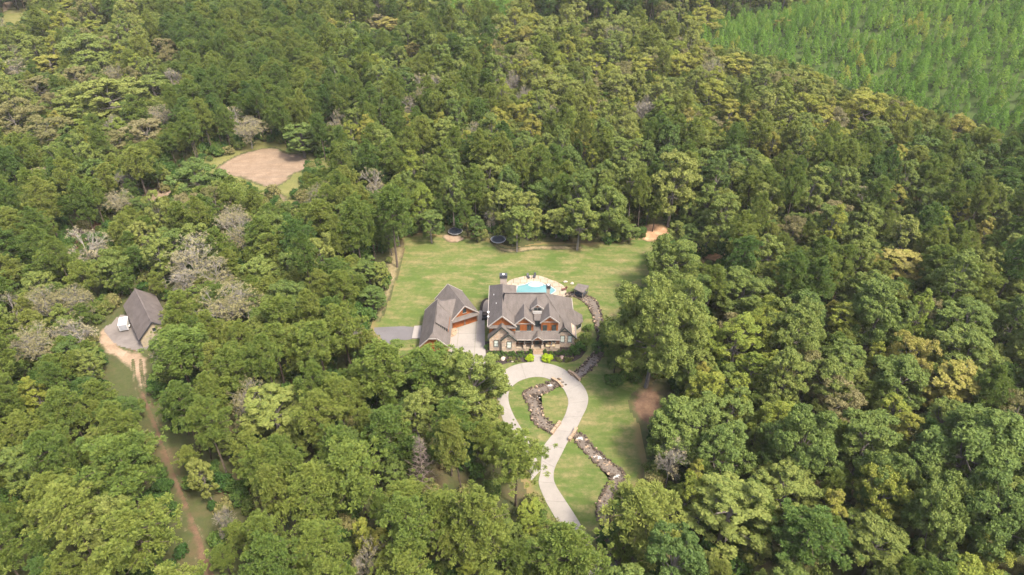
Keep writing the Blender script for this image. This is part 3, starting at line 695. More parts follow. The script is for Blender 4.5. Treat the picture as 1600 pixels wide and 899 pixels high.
roof([[gp(-3.7, -1.0, 2.75), gp(3.75, -1.0, 2.75), gp(3.75, .2, 3.3), gp(-3.7, .2, 3.3)]], 'pent_roof', .14, G)
for s in (-1.75, 1.75):
    m = MB(); c4 = [gp(s - 1.6, .06, 0), gp(s + 1.6, .06, 0), gp(s + 1.6, .2, 0), gp(s - 1.6, .2, 0)]
    m.prism([p[:2] for p in c4], .05, 2.5); d = m.build('garage_door', M['door_wood'], G)
for s in (-3.55, 0, 3.55):
    m = MB(); q = gp(s, .06, 0); m.rbox(q[0], q[1], 0, 2.72, .28, .22, ga); m.build('door_post', M['column'], G)
q = gp(.1, .15, 0); window(G, q[0], q[1], 3.95, .95, 1.25, ga, 'glass')
# long wing running towards the camera
WX0, WX1, WXR, WY0, WY1, we, wr = -22.5, -15.05, -18.9, 125.3, 139.9, 3.0, 6.7
m = MB(); gable_wall(m, WX0 + .35, WX1 - .35, WY0 + .5, WY1 - .2, 0, we, wr - .55, WXR); m.build('wall', M['cedar'], G)
m = MB(); m.box(WX0 + .3, WX1 - .3, WY0 + .44, WY1 - .4, 0, 1.1); m.build('stone_base', M['stone'], G)
jy = WY0 + 1.3; jz = wr - 1.0; jx = 1.0 / ((wr - we) / (WXR - WX0)); jx2 = 1.0 / ((wr - we) / (WX1 - WXR))
rg = roof([[(WX0, WY0, we), (WXR - jx, WY0, jz), (WXR, jy, wr), (WXR, WY1, wr), (WX0, WY1, we)], [(WX1, WY0, we), (WX1, WY1, we), (WXR, WY1, wr), (WXR, jy, wr), (WXR + jx2, WY0, jz)], [(WXR - jx, WY0, jz), (WXR + jx2, WY0, jz), (WXR, jy, wr)]], parent=G)
rake(rg, [(WX0, WY0 - .05, we - .1), (WXR - jx, WY0 - .05, jz - .1), (WXR + jx2, WY0 - .05, jz - .1), (WX1, WY0 - .05, we - .1)], .12, .28)
rake(rg, [(WX0, WY1 + .05, we - .1), (WXR, WY1 + .05, wr - .1)], .12, .28)
# filling roof between both wings
cB = at(716, 466.5, 6.0)
roof([[(-18.75, 138.6, 6.72), cB, (-15.1, 135.8, 3.12)], [(-18.75, 138.6, 6.72), (-18.8, 141.4, 5.2), cB]], 'valley_roof', .15, G)
# raised shed dormer with a strip of little windows
SD = [(-18.6, 130.0, 6.95), (-18.6, 136.6, 6.95), (-15.6, 136.3, 4.75), (-15.6, 130.0, 4.75)]
roof([SD], 'shed_roof', .16, G)
m = MB(); m.poly([(-18.4, 130.15, 6.2), (-15.7, 130.15, 3.65), (-15.7, 130.15, 4.62), (-18.4, 130.15, 6.75)]); sw = m.build('dormer_side', M['dark'], G)
for k in range(6):
    x = -18.1 + k * .45; m = MB(); m.box(x, x + .09, 130.06, 130.14, 3.7 + (-15.7 - x) * .93, 4.6 + (-15.7 - x) * .76); m.build('mullion', M['trim'], sw)
m = MB(); m.box(-15.72, -15.62, 130.2, 136.0, 3.5, 4.6); m.build('dormer_wall', M['cedar'], G)
# raised stone bed by the garage corner
m = MB(); sp_ = smooth_poly([at2(*p) for p in [(704.5, 527), (704.5, 515), (710, 512.5), (715, 517), (712, 524)]], 3); m.prism(sp_, 0, .2); sb = m.build('rock_bed', M['tan_stone']); sb['kind'] = 'structure'
for k in range(16):
    p = at(R.uniform(705.5, 712.5), R.uniform(514, 525)); m = MB(); m.rock((p[0], p[1], .3), R.uniform(.25, .45)); m.build('stone', M['tan_stone'], sb)

# ------------------------------------------------------------------ barn and trailer
B_ = thing('barn', (-92, 137, 0), 'tan barn with a long brown-grey gable roof at the left', 'barn')
bd = Vector((-.595, .803, 0)).normalized(); bn = Vector((bd.y, -bd.x, 0)); e0 = Vector((-91.05, 128.15, 0)); BL, bh, be, br = 17.4, 4.05, 2.75, 6.55
def bp(n, d, z): q = e0 + bn * n + bd * d; return (q.x, q.y, z)
prof = [(.35, 0), (2 * bh - .35, 0), (2 * bh - .35, be), (bh, br - .4), (.35, be)]
m = MB(); vs = [bp(n, .35, z) for n, z in prof] + [bp(n, BL - .35, z) for n, z in prof]
m.add(vs, [(0, 1, 2, 3, 4), (9, 8, 7, 6, 5)] + [((i + 1) % 5, i, 5 + i, 5 + (i + 1) % 5) for i in range(5)]); m.build('wall', M['beige'], B_)
BR = NT('barn_shingle', .9, .15); _k = BR.noise(.5, 5, rough=.65); BR.col(BR.ramp(_k, [(.28, (.0573, .0483, .0453)), (.5, (.0754, .0639, .0598)), (.74, (.0966, .0826, .0773))])); BR.bump(BR.noise(5, 3), .3, .03)
rb = roof([[bp(0, 0, be), bp(bh, 0, br), bp(bh, BL, br), bp(0, BL, be)], [bp(2 * bh, 0, be), bp(2 * bh, BL, be), bp(bh, BL, br), bp(bh, 0, br)]], parent=B_, mats=BR.m)
rake(rb, [bp(0, -.06, be - .1), bp(bh, -.06, br - .1), bp(2 * bh, -.06, be - .1)], .12, .3, 'dark')
m = MB(); m.beam(bp(bh, 0, br + .02), bp(bh, BL, br + .02), .3, .1); m.build('ridge_cap', BR.m, rb)
for d in (3.0, 9.5):
    m = MB(); m.prism([bp(.27, d, 0)[:2], bp(.345, d, 0)[:2], bp(.345, d + 3.4, 0)[:2], bp(.27, d + 3.4, 0)[:2]], 0, 2.3); m.build('roller_door', M['blue_metal'], B_)
q = bp(bh, .35, 0); window(B_, q[0], q[1], 3.6, .9, .9, math.atan2(bn.y, bn.x), 'glass')
TR = thing('cargo_trailer', (-98.9, 136.3, 0), 'small white box trailer parked on gravel beside the barn', 'trailer'); ta = math.atan2(2.8, -.95)
def tp(x, y): return (-98.9 + x * math.cos(ta) - y * math.sin(ta), 136.3 + x * math.sin(ta) + y * math.cos(ta))
m = MB(); m.rbox(-98.9, 136.3, .5, 2.35, 3.3, 2.0, ta); bo = m.build('body', M['white'], TR)
m = MB(); m.rbox(-98.9, 136.3, 2.351, 2.45, 3.36, 2.06, ta, top=.96); m.build('roof', M['white'], TR)
c = tp(.7, .1); m = MB(); m.rbox(c[0], c[1], 2.451, 2.55, .45, .45, ta); m.build('roof_vent', M['dark'], TR)
c = tp(-1.67, 0); m = MB(); m.rbox(c[0], c[1], .62, 2.2, .05, 1.75, ta); m.build('rear_door', M['blue_metal'], TR)
for s in (-1, 1):
    c = tp(-.2, 1.02 * s); a = Vector((-math.sin(ta), math.cos(ta), 0)) * .12
    m = MB(); m.tube([Vector((c[0], c[1], .35)) - a, Vector((c[0], c[1], .35)) + a], .35, 14); w = m.build('wheel', M['black'], TR)
    m = MB(); m.tube([Vector((c[0], c[1], .35)) - a * 1.1, Vector((c[0], c[1], .35)) + a * 1.1], .17, 10); m.build('rim', M['rim'], w)
    c = tp(-.2, 1.08 * s); m = MB(); m.rbox(c[0], c[1], .72, .8, .95, .3, ta); m.build('mudguard', M['white'], TR)
c1, c2, c3 = tp(1.65, .7), tp(1.65, -.7), tp(2.9, 0)
m = MB(); m.beam((*c1, .5), (*c3, .5), .1, .1); m.beam((*c2, .5), (*c3, .5), .1, .1); m.tube([(*c3, 0), (*c3, .7)], .05); m.build('drawbar', M['dark'], TR)

# ------------------------------------------------------------------ things on the lawn and terrace
def trampoline(px, py, r, lab, pad):
    p = at(px, py); t = thing('trampoline', p, lab, 'trampoline', 'trampolines at the wood edge')
    n = 24; x, y = p[0], p[1]; z = .85
    m = MB(); m.lathe(x, y, [(r * .82, z), (r * .82, z + .012)], n); m.build('mat', M['blue_pad'], t)
    m = MB(); m.lathe(x, y, [(r * .825, z - .02), (r * .825, z + .05), (r, z + .06), (r + .02, z - .10)], n); m.build('pad', pad, t)
    m = MB(); pts = [(x + (r + .02) * math.cos(6.2832 * k / n), y + (r + .02) * math.sin(6.2832 * k / n), z) for k in range(n + 1)]; m.tube(pts, .05, 6); m.build('rim', M['rim'], t)
    for k in range(6):
        a = 6.2832 * k / 6 + .3; m = MB(); m.tube([(x + r * math.cos(a), y + r * math.sin(a), z), (x + r * math.cos(a), y + r * math.sin(a), 0)], .04, 6); m.build('leg', M['dark'], t)
    return t
trampoline(711.5, 364.5, 2.2, 'left trampoline, dark mat with pale steel rim at the wood edge', M['dark'])
trampoline(778.5, 377.5, 2.25, 'right trampoline with blue-grey pad half under a leafy tree', plain('blue_pad_rim', (.0600, .0704, .0800)))
P_ = thing('pavilion', (18.8, 150.4, 0), 'small open pavilion with a grey roof at the head of the stream', 'pavilion')
rc = [at(896.5, 451.5, 2.4), at(903, 443, 2.7), at(920.5, 446.5, 2.7), at(911, 458, 2.4)]
m = MB(); m.slab(rc, .25); m.build('roof', M['shingle'], P_)
ctr = sum((Vector(p) for p in rc), Vector()) / 4
for p in rc:
    q = Vector(p).lerp(ctr, .12); m = MB(); m.rbox(q.x, q.y, 0, 2.25, .16, .16, .3); m.build('post', M['column'], P_)
m = MB(); qs = [Vector(p).lerp(ctr, .2) for p in rc]; m.prism([(q.x, q.y) for q in qs], 0, .9); m.build('base', M['dark'], P_)
def chair(px, py, rz, mat, lab):
    p = at(px, py, .1); t = thing('lounge_chair', p, lab, 'chair', 'chairs on the pool terrace', 0); x, y, z = p
    m = MB(); m.rbox(x, y, z + .35, z + .45, .65, 1.25, rz); m.build('seat', mat, t)
    bx, by = rot2((x, y + .75), (x, y), rz); m = MB(); m.beam(rot2((x, y + .55), (x, y), rz) + (z + .42,), rot2((x, y + .95), (x, y), rz) + (z + 1.0,), .62, .08); m.build('backrest', mat, t)
    for sx in (-.26, .26):
        for sy in (-.5, .5):
            q = rot2((x + sx, y + sy), (x, y), rz); m = MB(); m.rbox(q[0], q[1], z, z + .35, .07, .07, rz); m.build('leg', M['dark'], t)
chair(825.8, 434.3, .3, M['dark'], 'left dark lounge chair at the back rim of the pool terrace')
chair(835.2, 433.4, -.2, M['dark'], 'right dark lounge chair at the back rim of the pool terrace')
chair(881, 453.5, -1.2, M['red'], 'reddish chair at the right end of the pool terrace')
def boulder(px, py, r, mat, lab, flat=.55):
    p = at(px, py); m = MB(); m.rock((0, 0, r * flat * .6), r, flat=flat)
    me = m.build('boulder', mat); me.location = p; tag(me, lab, 'boulder')
    bm = bmesh.new(); bm.from_mesh(me.data); bmesh.ops.subdivide_edges(bm, edges=bm.edges[:], cuts=1, smooth=.35); bm.to_mesh(me.data); bm.free()
boulder(786.5, 561.5, .68, M['pale_rock'], 'large whitish boulder in the left front bed')
boulder(800.5, 565.5, .28, M['pale_rock'], 'small white stone at the edge of the left front bed')
boulder(878, 560.5, .65, plain('pink_rock', (.2400, .1680, .1440), .9, .1, .2, 2), 'pinkish boulder in the right front bed')
boulder(883.5, 441.2, .55, M['pale_rock'], 'white stone on the lawn nearer the pool terrace'); boulder(893.7, 443.6, .5, M['pale_rock'], 'white stone on the lawn nearer the pavilion')
# parked utility cart beside the house
U = thing('utility_cart', at(757.6, 500), 'dark utility cart parked against the left side of the house', 'cart'); ux, uy, _ = at(757.6, 497)
m = MB(); m.box(ux - .65, ux + .65, uy - 1.3, uy + .1, .38, .95); m.box(ux - .65, ux + .65, uy + .1, uy + 1.3, .38, .72); m.build('body', M['black'], U)
m = MB(); m.box(ux - .58, ux + .58, uy - .05, uy + .45, .96, 1.1); m.box(ux - .58, ux + .58, uy + .45, uy + .58, .96, 1.6); m.build('seat', M['column'], U)
m = MB(); m.box(ux - .6, ux + .6, uy + .7, uy + 1.35, .72, 1.0); m.build('cargo_bed', plain('brown_bed', (.1120, .0800, .0640)), U)
m = MB()
for sx in (-.56, .56): m.tube([(ux + sx, uy - .6, .95), (ux + sx, uy - .3, 1.9), (ux + sx, uy + .6, 1.9), (ux + sx, uy + .65, .9)], .04, 6)
m.build('roll_cage', M['dark'], U)
for sx in (-.62, .62):
    for sy in (-.85, .9):
        m = MB(); m.tube([(ux + sx - .12, uy + sy, .34), (ux + sx + .12, uy + sy, .34)], .34, 12); w = m.build('wheel', M['black'], U)
        m = MB(); m.tube([(ux + sx - .13, uy + sy, .34), (ux + sx + .13, uy + sy, .34)], .15, 8); m.build('rim', M['rim'], w)
# swing bed on the porch
S_ = thing('porch_daybed', (9.3, 127.75, .97), 'cream daybed with an orange cushion on the right of the porch', 'daybed')
m = MB(); m.box(8.2, 10.5, 127.35, 128.25, 1.25, 1.45); m.build('frame', M['column'], S_)
m = MB(); m.box(8.25, 10.45, 127.3, 128.2, 1.45, 1.72); m.build('mattress', M['cushion'], S_)
for cx in (8.3, 10.4):
    for cy in (127.45, 128.15): m = MB(); m.box(cx - .05, cx + .05, cy - .05, cy + .05, .97, 1.25); m.build('leg', M['column'], S_)
for cx, mt in ((8.9, 'cushion'), (9.4, 'orange'), (9.95, 'cushion')): m = MB(); m.rbox(cx, 128.1, 1.72, 2.2, .48, .2, .1, top=.8); m.build('cushion', M[mt], S_)

# ------------------------------------------------------------------ trees: prototypes
def mesh_np(name, V, F4=None, F3=None, mats=(), leaf=None, midx=None):
    """mesh from arrays of quads and/or triangles"""
    me = bpy.data.meshes.new(name)
    n4 = 0 if F4 is None else len(F4); n3 = 0 if F3 is None else len(F3)
    loops = np.concatenate([a.reshape(-1) for a in (F4, F3) if a is not None and len(a)]).astype(np.int32)
    starts = np.concatenate([np.arange(n4) * 4, n4 * 4 + np.arange(n3) * 3]).astype(np.int32)
    me.vertices.add(len(V)); me.vertices.foreach_set('co', np.asarray(V, np.float32).reshape(-1))
    me.loops.add(len(loops)); me.loops.foreach_set('vertex_index', loops)
    me.polygons.add(n4 + n3); me.polygons.foreach_set('loop_start', starts)
    for m in mats: me.materials.append(m)
    if midx is not None: me.polygons.foreach_set('material_index', np.asarray(midx, np.int32))
    if leaf is not None:
        a = me.attributes.new('leaf', 'FLOAT', 'POINT'); a.data.foreach_set('value', np.asarray(leaf, np.float32))
    me.update(calc_edges=True); me.validate()
    return me
def unit(v): return v / np.maximum(np.linalg.norm(v, axis=-1, keepdims=True), 1e-9)
def needle_tufts(rng, C, O, rad, n, wid=.105):
    """C tuft centres, O their outward directions -> wedge-shaped blades"""
    k = len(C); c = np.repeat(C, n, 0); o = np.repeat(O, n, 0); r = np.repeat(rad, n)[:, None]
    d = unit(rng.normal(size=(k * n, 3)) + .55 * o + np.array([0, 0, .35]))
    s = unit(np.cross(d, rng.normal(size=d.shape))) * r * wid
    L = r * rng.uniform(.6, 1.1, (k * n, 1))
    V = np.stack([c + d * L * .12, c + d * L + s, c + d * L - s], 1).reshape(-1, 3)
    F = np.arange(len(V)).reshape(-1, 3)
    leaf = np.repeat(np.repeat(rng.random(k), n) * .55 + rng.random(k * n) * .45, 3)
    return V, F, leaf
def leaf_clumps(rng, C, O, rad, n, size, tall=1.0):
    k = len(C); c = np.repeat(C, n, 0); o = np.repeat(O, n, 0); r = np.repeat(rad, n)[:, None]
    d = unit(rng.normal(size=(k * n, 3)) + .45 * o)
    p = c + d * r * (.45 + .6 * rng.random((k * n, 1))) * np.array([1, 1, .8 * tall])
    nn = unit(d + .75 * rng.normal(size=d.shape) + np.array([0, 0, .25]))
    a = unit(np.cross(nn, rng.normal(size=d.shape))); b = np.cross(nn, a)
    sz = size * rng.uniform(.6, 1.35, (k * n, 1))
    V = np.stack([p - a * sz, p + b * sz * .55, p + a * sz, p - b * sz * .55], 1).reshape(-1, 3)
    F = np.arange(len(V)).reshape(-1, 4)
    leaf = np.repeat(np.repeat(rng.random(k), n) * .5 + rng.random(k * n) * .5, 4)
    return V, F, leaf
def tubes(paths, n=5):
    m = MB()
    for P, r in paths: m.tube(P, r, n)
    return m
def tree_meshes(name, wood_mb, V, F, leaf, bark, leaves):
    tm = bpy.data.meshes.new(name + '_trunk'); tm.from_pydata(wood_mb.v, [], wood_mb.f); tm.materials.append(bark); tm.update()
    q = F.shape[1]
    cm = mesh_np(name + '_crown', V, F if q == 4 else None, F if q == 3 else None, [leaves], leaf)
    return tm, cm
def make_pine(seed, Ht=20., Rc=4.0, base=.42, dens=1.0, shape=.75, open_=0.):
    rng = np.random.default_rng(seed); wood = []
    bend = rng.normal(size=2) * .35
    tr = lambda t: np.array([bend[0] * t * t, bend[1] * t * t, Ht * t])
    wood.append(([tr(t) for t in np.linspace(0, .97, 7)], list(np.linspace(.26, .05, 7))))
    C = []; O = []; rad = []
    nb = int(58 * dens); ga_ = 2.39996
    for i in range(nb):
        t = base + (1 - base) * ((i + .5) / nb) ** .9; tt = (t - base) / (1 - base)
        prof = (math.sin(math.pi * min(1, (tt * .86 + .16))) ** shape) * (1 if tt < .55 else 1.0)
        L = Rc * max(.18, prof) * rng.uniform(.68, 1.18)
        if rng.random() < open_: continue
        a = i * ga_ + rng.normal() * .35
        d = np.array([math.cos(a), math.sin(a), 0]); p0 = tr(t)
        rise = .10 + .55 * tt
        P = [p0 + d * L * s + np.array([0, 0, 1]) * (L * rise * s - .10 * L * s * s) for s in (0, .35, .7, 1)]
        wood.append((P, [.07, .05, .035, .02]))
        nt_ = 3 + int(L * 1.5)
        for k in range(nt_):
            s = .34 + .66 * (k + rng.random()) / nt_
            q = p0 + d * L * s + np.array([0, 0, 1]) * (L * rise * s - .1 * L * s * s)
            w = .16 + .34 * s
            q = q + rng.normal(size=3) * np.array([w, w, .22]) * L * .42
            C.append(q); O.append(unit(q - (p0 + np.array([0, 0, -1.5])))); rad.append(rng.uniform(.42, .78))
    for k in range(7):
        q = tr(.97) + rng.normal(size=3) * np.array([.45, .45, .3]); C.append(q); O.append(np.array([0, 0, 1.])); rad.append(rng.uniform(.5, .75))
    return tubes(wood, 5), needle_tufts(rng, np.array(C), np.array(O), np.array(rad), 62)
def make_broad(seed, Ht=18., Rc=5., base=.28, lobes=11, clumps=16, n=110, size=.21, top=1.0, col_=0., lrs=1.0):
    rng = np.random.default_rng(seed); wood = []; C = []; O = []; rad = []
    tr = [np.array([0, 0, 0.]), np.array([.1, .05, Ht * .25]), np.array([rng.normal() * .3, rng.normal() * .3, Ht * .55]), np.array([rng.normal() * .4, rng.normal() * .4, Ht * .8])]
    wood.append((tr, [Ht * .018, Ht * .015, Ht * .010, Ht * .004]))
    zc = Ht * (base + (1 - base) * .5); hz = Ht * (1 - base) * .5
    for i in range(lobes):
        # lobes spread over the crown ellipsoid (golden spiral), a big billow each
        y = 1 - 2 * (i + .5) / lobes; y = y * .9 + .12
        rr = math.sqrt(max(0, 1 - y * y)); a = i * 2.39996 + rng.normal() * .3
        k = rng.uniform(.48, .88)
        e = np.array([math.cos(a) * rr * Rc * k, math.sin(a) * rr * Rc * k, y * hz * k * (1 + .15 * top)])
        c = np.array([0, 0, zc]) + e
        lr = Rc * rng.uniform(.34, .50) * lrs
        s0 = tr[2] * .6 + tr[1] * .4 if y < 0 else tr[2]
        wood.append(([s0, (s0 + c) / 2 + rng.normal(size=3) * .25 + np.array([0, 0, -.3]), c], [Ht * .007, Ht * .005, .03]))
        for k2 in range(clumps):
            d = unit(rng.normal(size=3) + .9 * unit(e) + np.array([0, 0, .35]))
            q = c + d * lr * rng.uniform(.6, 1.08) * np.array([1, 1, .85 + col_])
            C.append(q); O.append(unit(.6 * d + .5 * unit(e))); rad.append(lr * rng.uniform(.26, .44))
            if k2 % 5 == 0: wood.append(([c, q], [.03, .015]))
    return tubes(wood, 4), leaf_clumps(rng, np.array(C), np.array(O), np.array(rad), n, size)
def make_bare(seed, Ht=13., Rc=4.5, leafy=.5, dead=False):
    rng = np.random.default_rng(seed); wood = []; tips = []
    if dead:
        wood.append(([np.array([0, 0, Ht * t]) for t in np.linspace(0, 1, 6)], list(np.linspace(.24, .03, 6))))
        for i in range(64):
            t = .25 + .74 * (i + rng.random()) / 64; a = i * 2.4; L = Rc * (1.08 - t) * rng.uniform(.7, 1.25)
            p0 = np.array([0, 0, Ht * t]); d = np.array([math.cos(a), math.sin(a), .30]); e = p0 + d * L
            wood.append(([p0, p0 + d * L * .5 + np.array([0, 0, -.05 * L]), e], [.06, .045, .022]))
            for j in range(9):
                s = rng.uniform(.3, 1); q = p0 + d * L * s; f = q + unit(d + rng.normal(size=3) * .8) * rng.uniform(.5, 1.2)
                wood.append(([q, f], [.026, .014])); tips.append(f)
    else:
        wood.append(([np.array([0, 0, 0.]), np.array([.1, .1, Ht * .3]), np.array([0, 0, Ht * .62])], [.2, .15, .07]))
        for i in range(13):
            a = i * 2.4 + rng.normal() * .3; el = rng.uniform(.25, 1.35); d = np.array([math.cos(a) * math.cos(el), math.sin(a) * math.cos(el), math.sin(el)])
            p0 = np.array([0, 0, Ht * rng.uniform(.22, .5)]); L = rng.uniform(.7, 1.0) * (Rc / max(math.cos(el), .4)) * .72
            p1 = p0 + d * L * .5; wood.append(([p0, p0 + d * L * .25 + rng.normal(size=3) * .1, p1], [.10, .08, .06]))
            for j in range(5):
                d2 = unit(d + rng.normal(size=3) * .42 + np.array([0, 0, .25])); p2 = p1 + d2 * L * .42; wood.append(([p1, p2], [.055, .035]))
                for k in range(4):
                    d3 = unit(d2 + rng.normal(size=3) * .5); p3 = p2 + d3 * L * .3; wood.append(([p2, p3], [.035, .022]))
                    for l in range(3):
                        p4 = p3 + unit(d3 + rng.normal(size=3) * .55) * L * .2; wood.append(([p3, p4], [.024, .012])); tips.append(p4)
    tips = np.array(tips); sel = tips[rng.random(len(tips)) < leafy]
    O = unit(sel - np.array([0, 0, Ht * .4]))
    return tubes(wood, 3), leaf_clumps(rng, sel, O, np.full(len(sel), .45), 12, .15)
def make_young(seed, Ht=6., Rc=1.35):
    rng = np.random.default_rng(seed); C = []; O = []; rad = []
    for i in range(46):
        t = .08 + .9 * (i + .5) / 46; a = i * 2.4; L = Rc * (1.12 - t) ** .8 * rng.uniform(.6, 1.0)
        q = np.array([math.cos(a) * L, math.sin(a) * L, Ht * t + L * .3]); C.append(q); O.append(unit(np.array([math.cos(a), math.sin(a), .6]))); rad.append(rng.uniform(.4, .6) * (1.1 - .4 * t))
    C.append(np.array([0, 0, Ht])); O.append(np.array([0, 0, 1.])); rad.append(.5)
    return tubes([([np.array([0, 0, 0.]), np.array([0, 0, Ht * .95])], [.09, .03])], 4), needle_tufts(rng, np.array(C), np.array(O), np.array(rad), 30, .24)
def make_shrub(seed, Ht=2.2, Rc=1.5, n=34, size=.15):
    rng = np.random.default_rng(seed); C = []; O = []; rad = []
    for i in range(26):
        d = unit(rng.normal(size=3) * np.array([1, 1, .8]) + np.array([0, 0, .5])); q = np.array([d[0] * Rc * .72, d[1] * Rc * .72, Ht * .48 + d[2] * Ht * .36]) * rng.uniform(.85, 1.08)
        C.append(q); O.append(d); rad.append(rng.uniform(.28, .46) * Rc * .8)
    for i in range(6):
        C.append(np.array([*(rng.normal(size=2) * Rc * .22), Ht * .82])); O.append(np.array([0, 0, 1.])); rad.append(Rc * .36)
    st = [([np.array([0, 0, 0.]), c * np.array([.8, .8, .8])], [.035, .015]) for c in C[::4]]
    return tubes(st, 4), leaf_clumps(rng, np.array(C), np.array(O), np.array(rad), n, size)

HID = {}
PROTO = {}
def reg(kind, variants, bark, leaves):
    """prototypes of one kind: (trunk mesh, crown mesh) pairs and, for the masses, joined copies kept outside the scene"""
    col = bpy.data.collections.new(kind + '_prototypes'); lst = []
    for i, (wood, (V, F, leaf), hh, rr) in enumerate(variants):
        tm, cm = tree_meshes(f'{kind}_{i:02d}', wood, V, F, leaf, bark, leaves)
        lst.append((tm, cm, hh, rr))
        # joined version
        nv = len(wood.v); q = F.shape[1]
        Vj = np.concatenate([np.array(wood.v), V]); jm = bpy.data.meshes.new(f'{kind}_{i:02d}_joined')
        t3 = []; t4 = []
        for f in wood.f:
            if len(f) == 4: t4.append(f)
            else:
                for k in range(1, len(f) - 1): t3.append((f[0], f[k], f[k + 1]))
        w4 = np.array(t4, int).reshape(-1, 4); w3 = np.array(t3, int).reshape(-1, 3)
        F4 = np.concatenate([w4, F + nv]) if q == 4 else w4; F3 = w3 if q == 4 else np.concatenate([w3, F + nv])
        mi = np.concatenate([np.zeros(len(w4)), np.ones(len(F4) - len(w4)), np.zeros(len(w3)), np.ones(len(F3) - len(w3))])
        jm = mesh_np(f'{kind}_{i:02d}_joined', Vj, F4, F3, [bark, leaves], np.concatenate([np.zeros(nv), leaf]), mi)
        ob = bpy.data.objects.new(f'{kind}_{i:02d}', jm); col.objects.link(ob)
    PROTO[kind] = lst; HID[kind] = col
P_PAR = [(20, 4.0, .40, 1.0, .75, 0), (21, 3.7, .45, 1.0, .65, .06), (19, 4.4, .38, 1.1, .85, .04), (20, 3.5, .50, .9, .6, 0), (23, 3.8, .56, .9, .9, .08), (18, 4.0, .36, 1.0, .7, .12), (20, 4.3, .48, 1.0, .8, .15)]
reg('pine_tree', [(*make_pine(100 + i, *p), p[0], p[1]) for i, p in enumerate(P_PAR)], M['bark'], M['pine'])
B_PAR = [(18, 5.0, .18, 20, 15), (17, 5.0, .15, 18, 16), (19, 4.6, .22, 21, 13), (16, 5.3, .15, 19, 15), (18, 4.4, .18, 17, 15), (20, 4.8, .2, 22, 13), (19, 3.8, .14, 22, 12), (17, 4.7, .12, 24, 13), (21, 4.2, .16, 20, 13), (16, 4.5, .2, 15, 18)]
reg('broadleaf_tree', [(*make_broad(200 + i, *p, n=84, lrs=.86), p[0], p[1]) for i, p in enumerate(B_PAR)], M['grey_bark'], M['broad'])
reg('autumn_tree', [(*make_broad(300 + i, *p, n=80, size=.17), p[0], p[1]) for i, p in enumerate([(17, 3.6, .15, 19, 13), (18, 3.2, .12, 20, 12), (16, 4.2, .15, 20, 14), (18, 2.7, .10, 20, 11)])], M['grey_bark'], M['autumn'])
reg('brown_tree', [(*make_broad(340 + i, *p, n=80, size=.18), p[0], p[1]) for i, p in enumerate([(15, 4.6, .25, 10, 14), (14, 4.2, .22, 11, 13)])], M['grey_bark'], M['brown'])
reg('bare_tree', [(*make_bare(400 + i, *p), p[0], p[1]) for i, p in enumerate([(13, 4.5, .48), (12, 4.0, .22), (14, 4.5, .62), (11, 3.6, .10)])], M['dead_bark'], M['twig'])
reg('dead_pine', [(*make_bare(450, 18, 4.6, .02, True), 18, 4.6)], M['purple_bark'], M['twig'])
reg('young_pine', [(*make_young(500 + i, 6.4, 1.95 + .12 * i), 6.4, 1.95 + .12 * i) for i in range(4)], M['bark'], M['young'])
reg('shrub', [(*make_shrub(600 + i, 2.0 + .3 * i, 1.5), 2.0 + .3 * i, 1.5) for i in range(4)], M['grey_bark'], M['shrub'])
reg('great_oak', [(*make_broad(700, 30, 12.5, .27, 44, 24, 100, .25, lrs=.56), 30, 12.5)], M['grey_bark'], M['broad'])
reg('big_broadleaf', [(*make_broad(710 + i, 20, 7.5, .18, 24, 18, 110, .24, lrs=.74), 20, 7.5) for i in range(3)], M['grey_bark'], M['broad'])
reg('lime_shrub', [(*make_shrub(650, 1.3, 1.25, 110, .12), 1.3, 1.25)], M['grey_bark'], M['lime'])

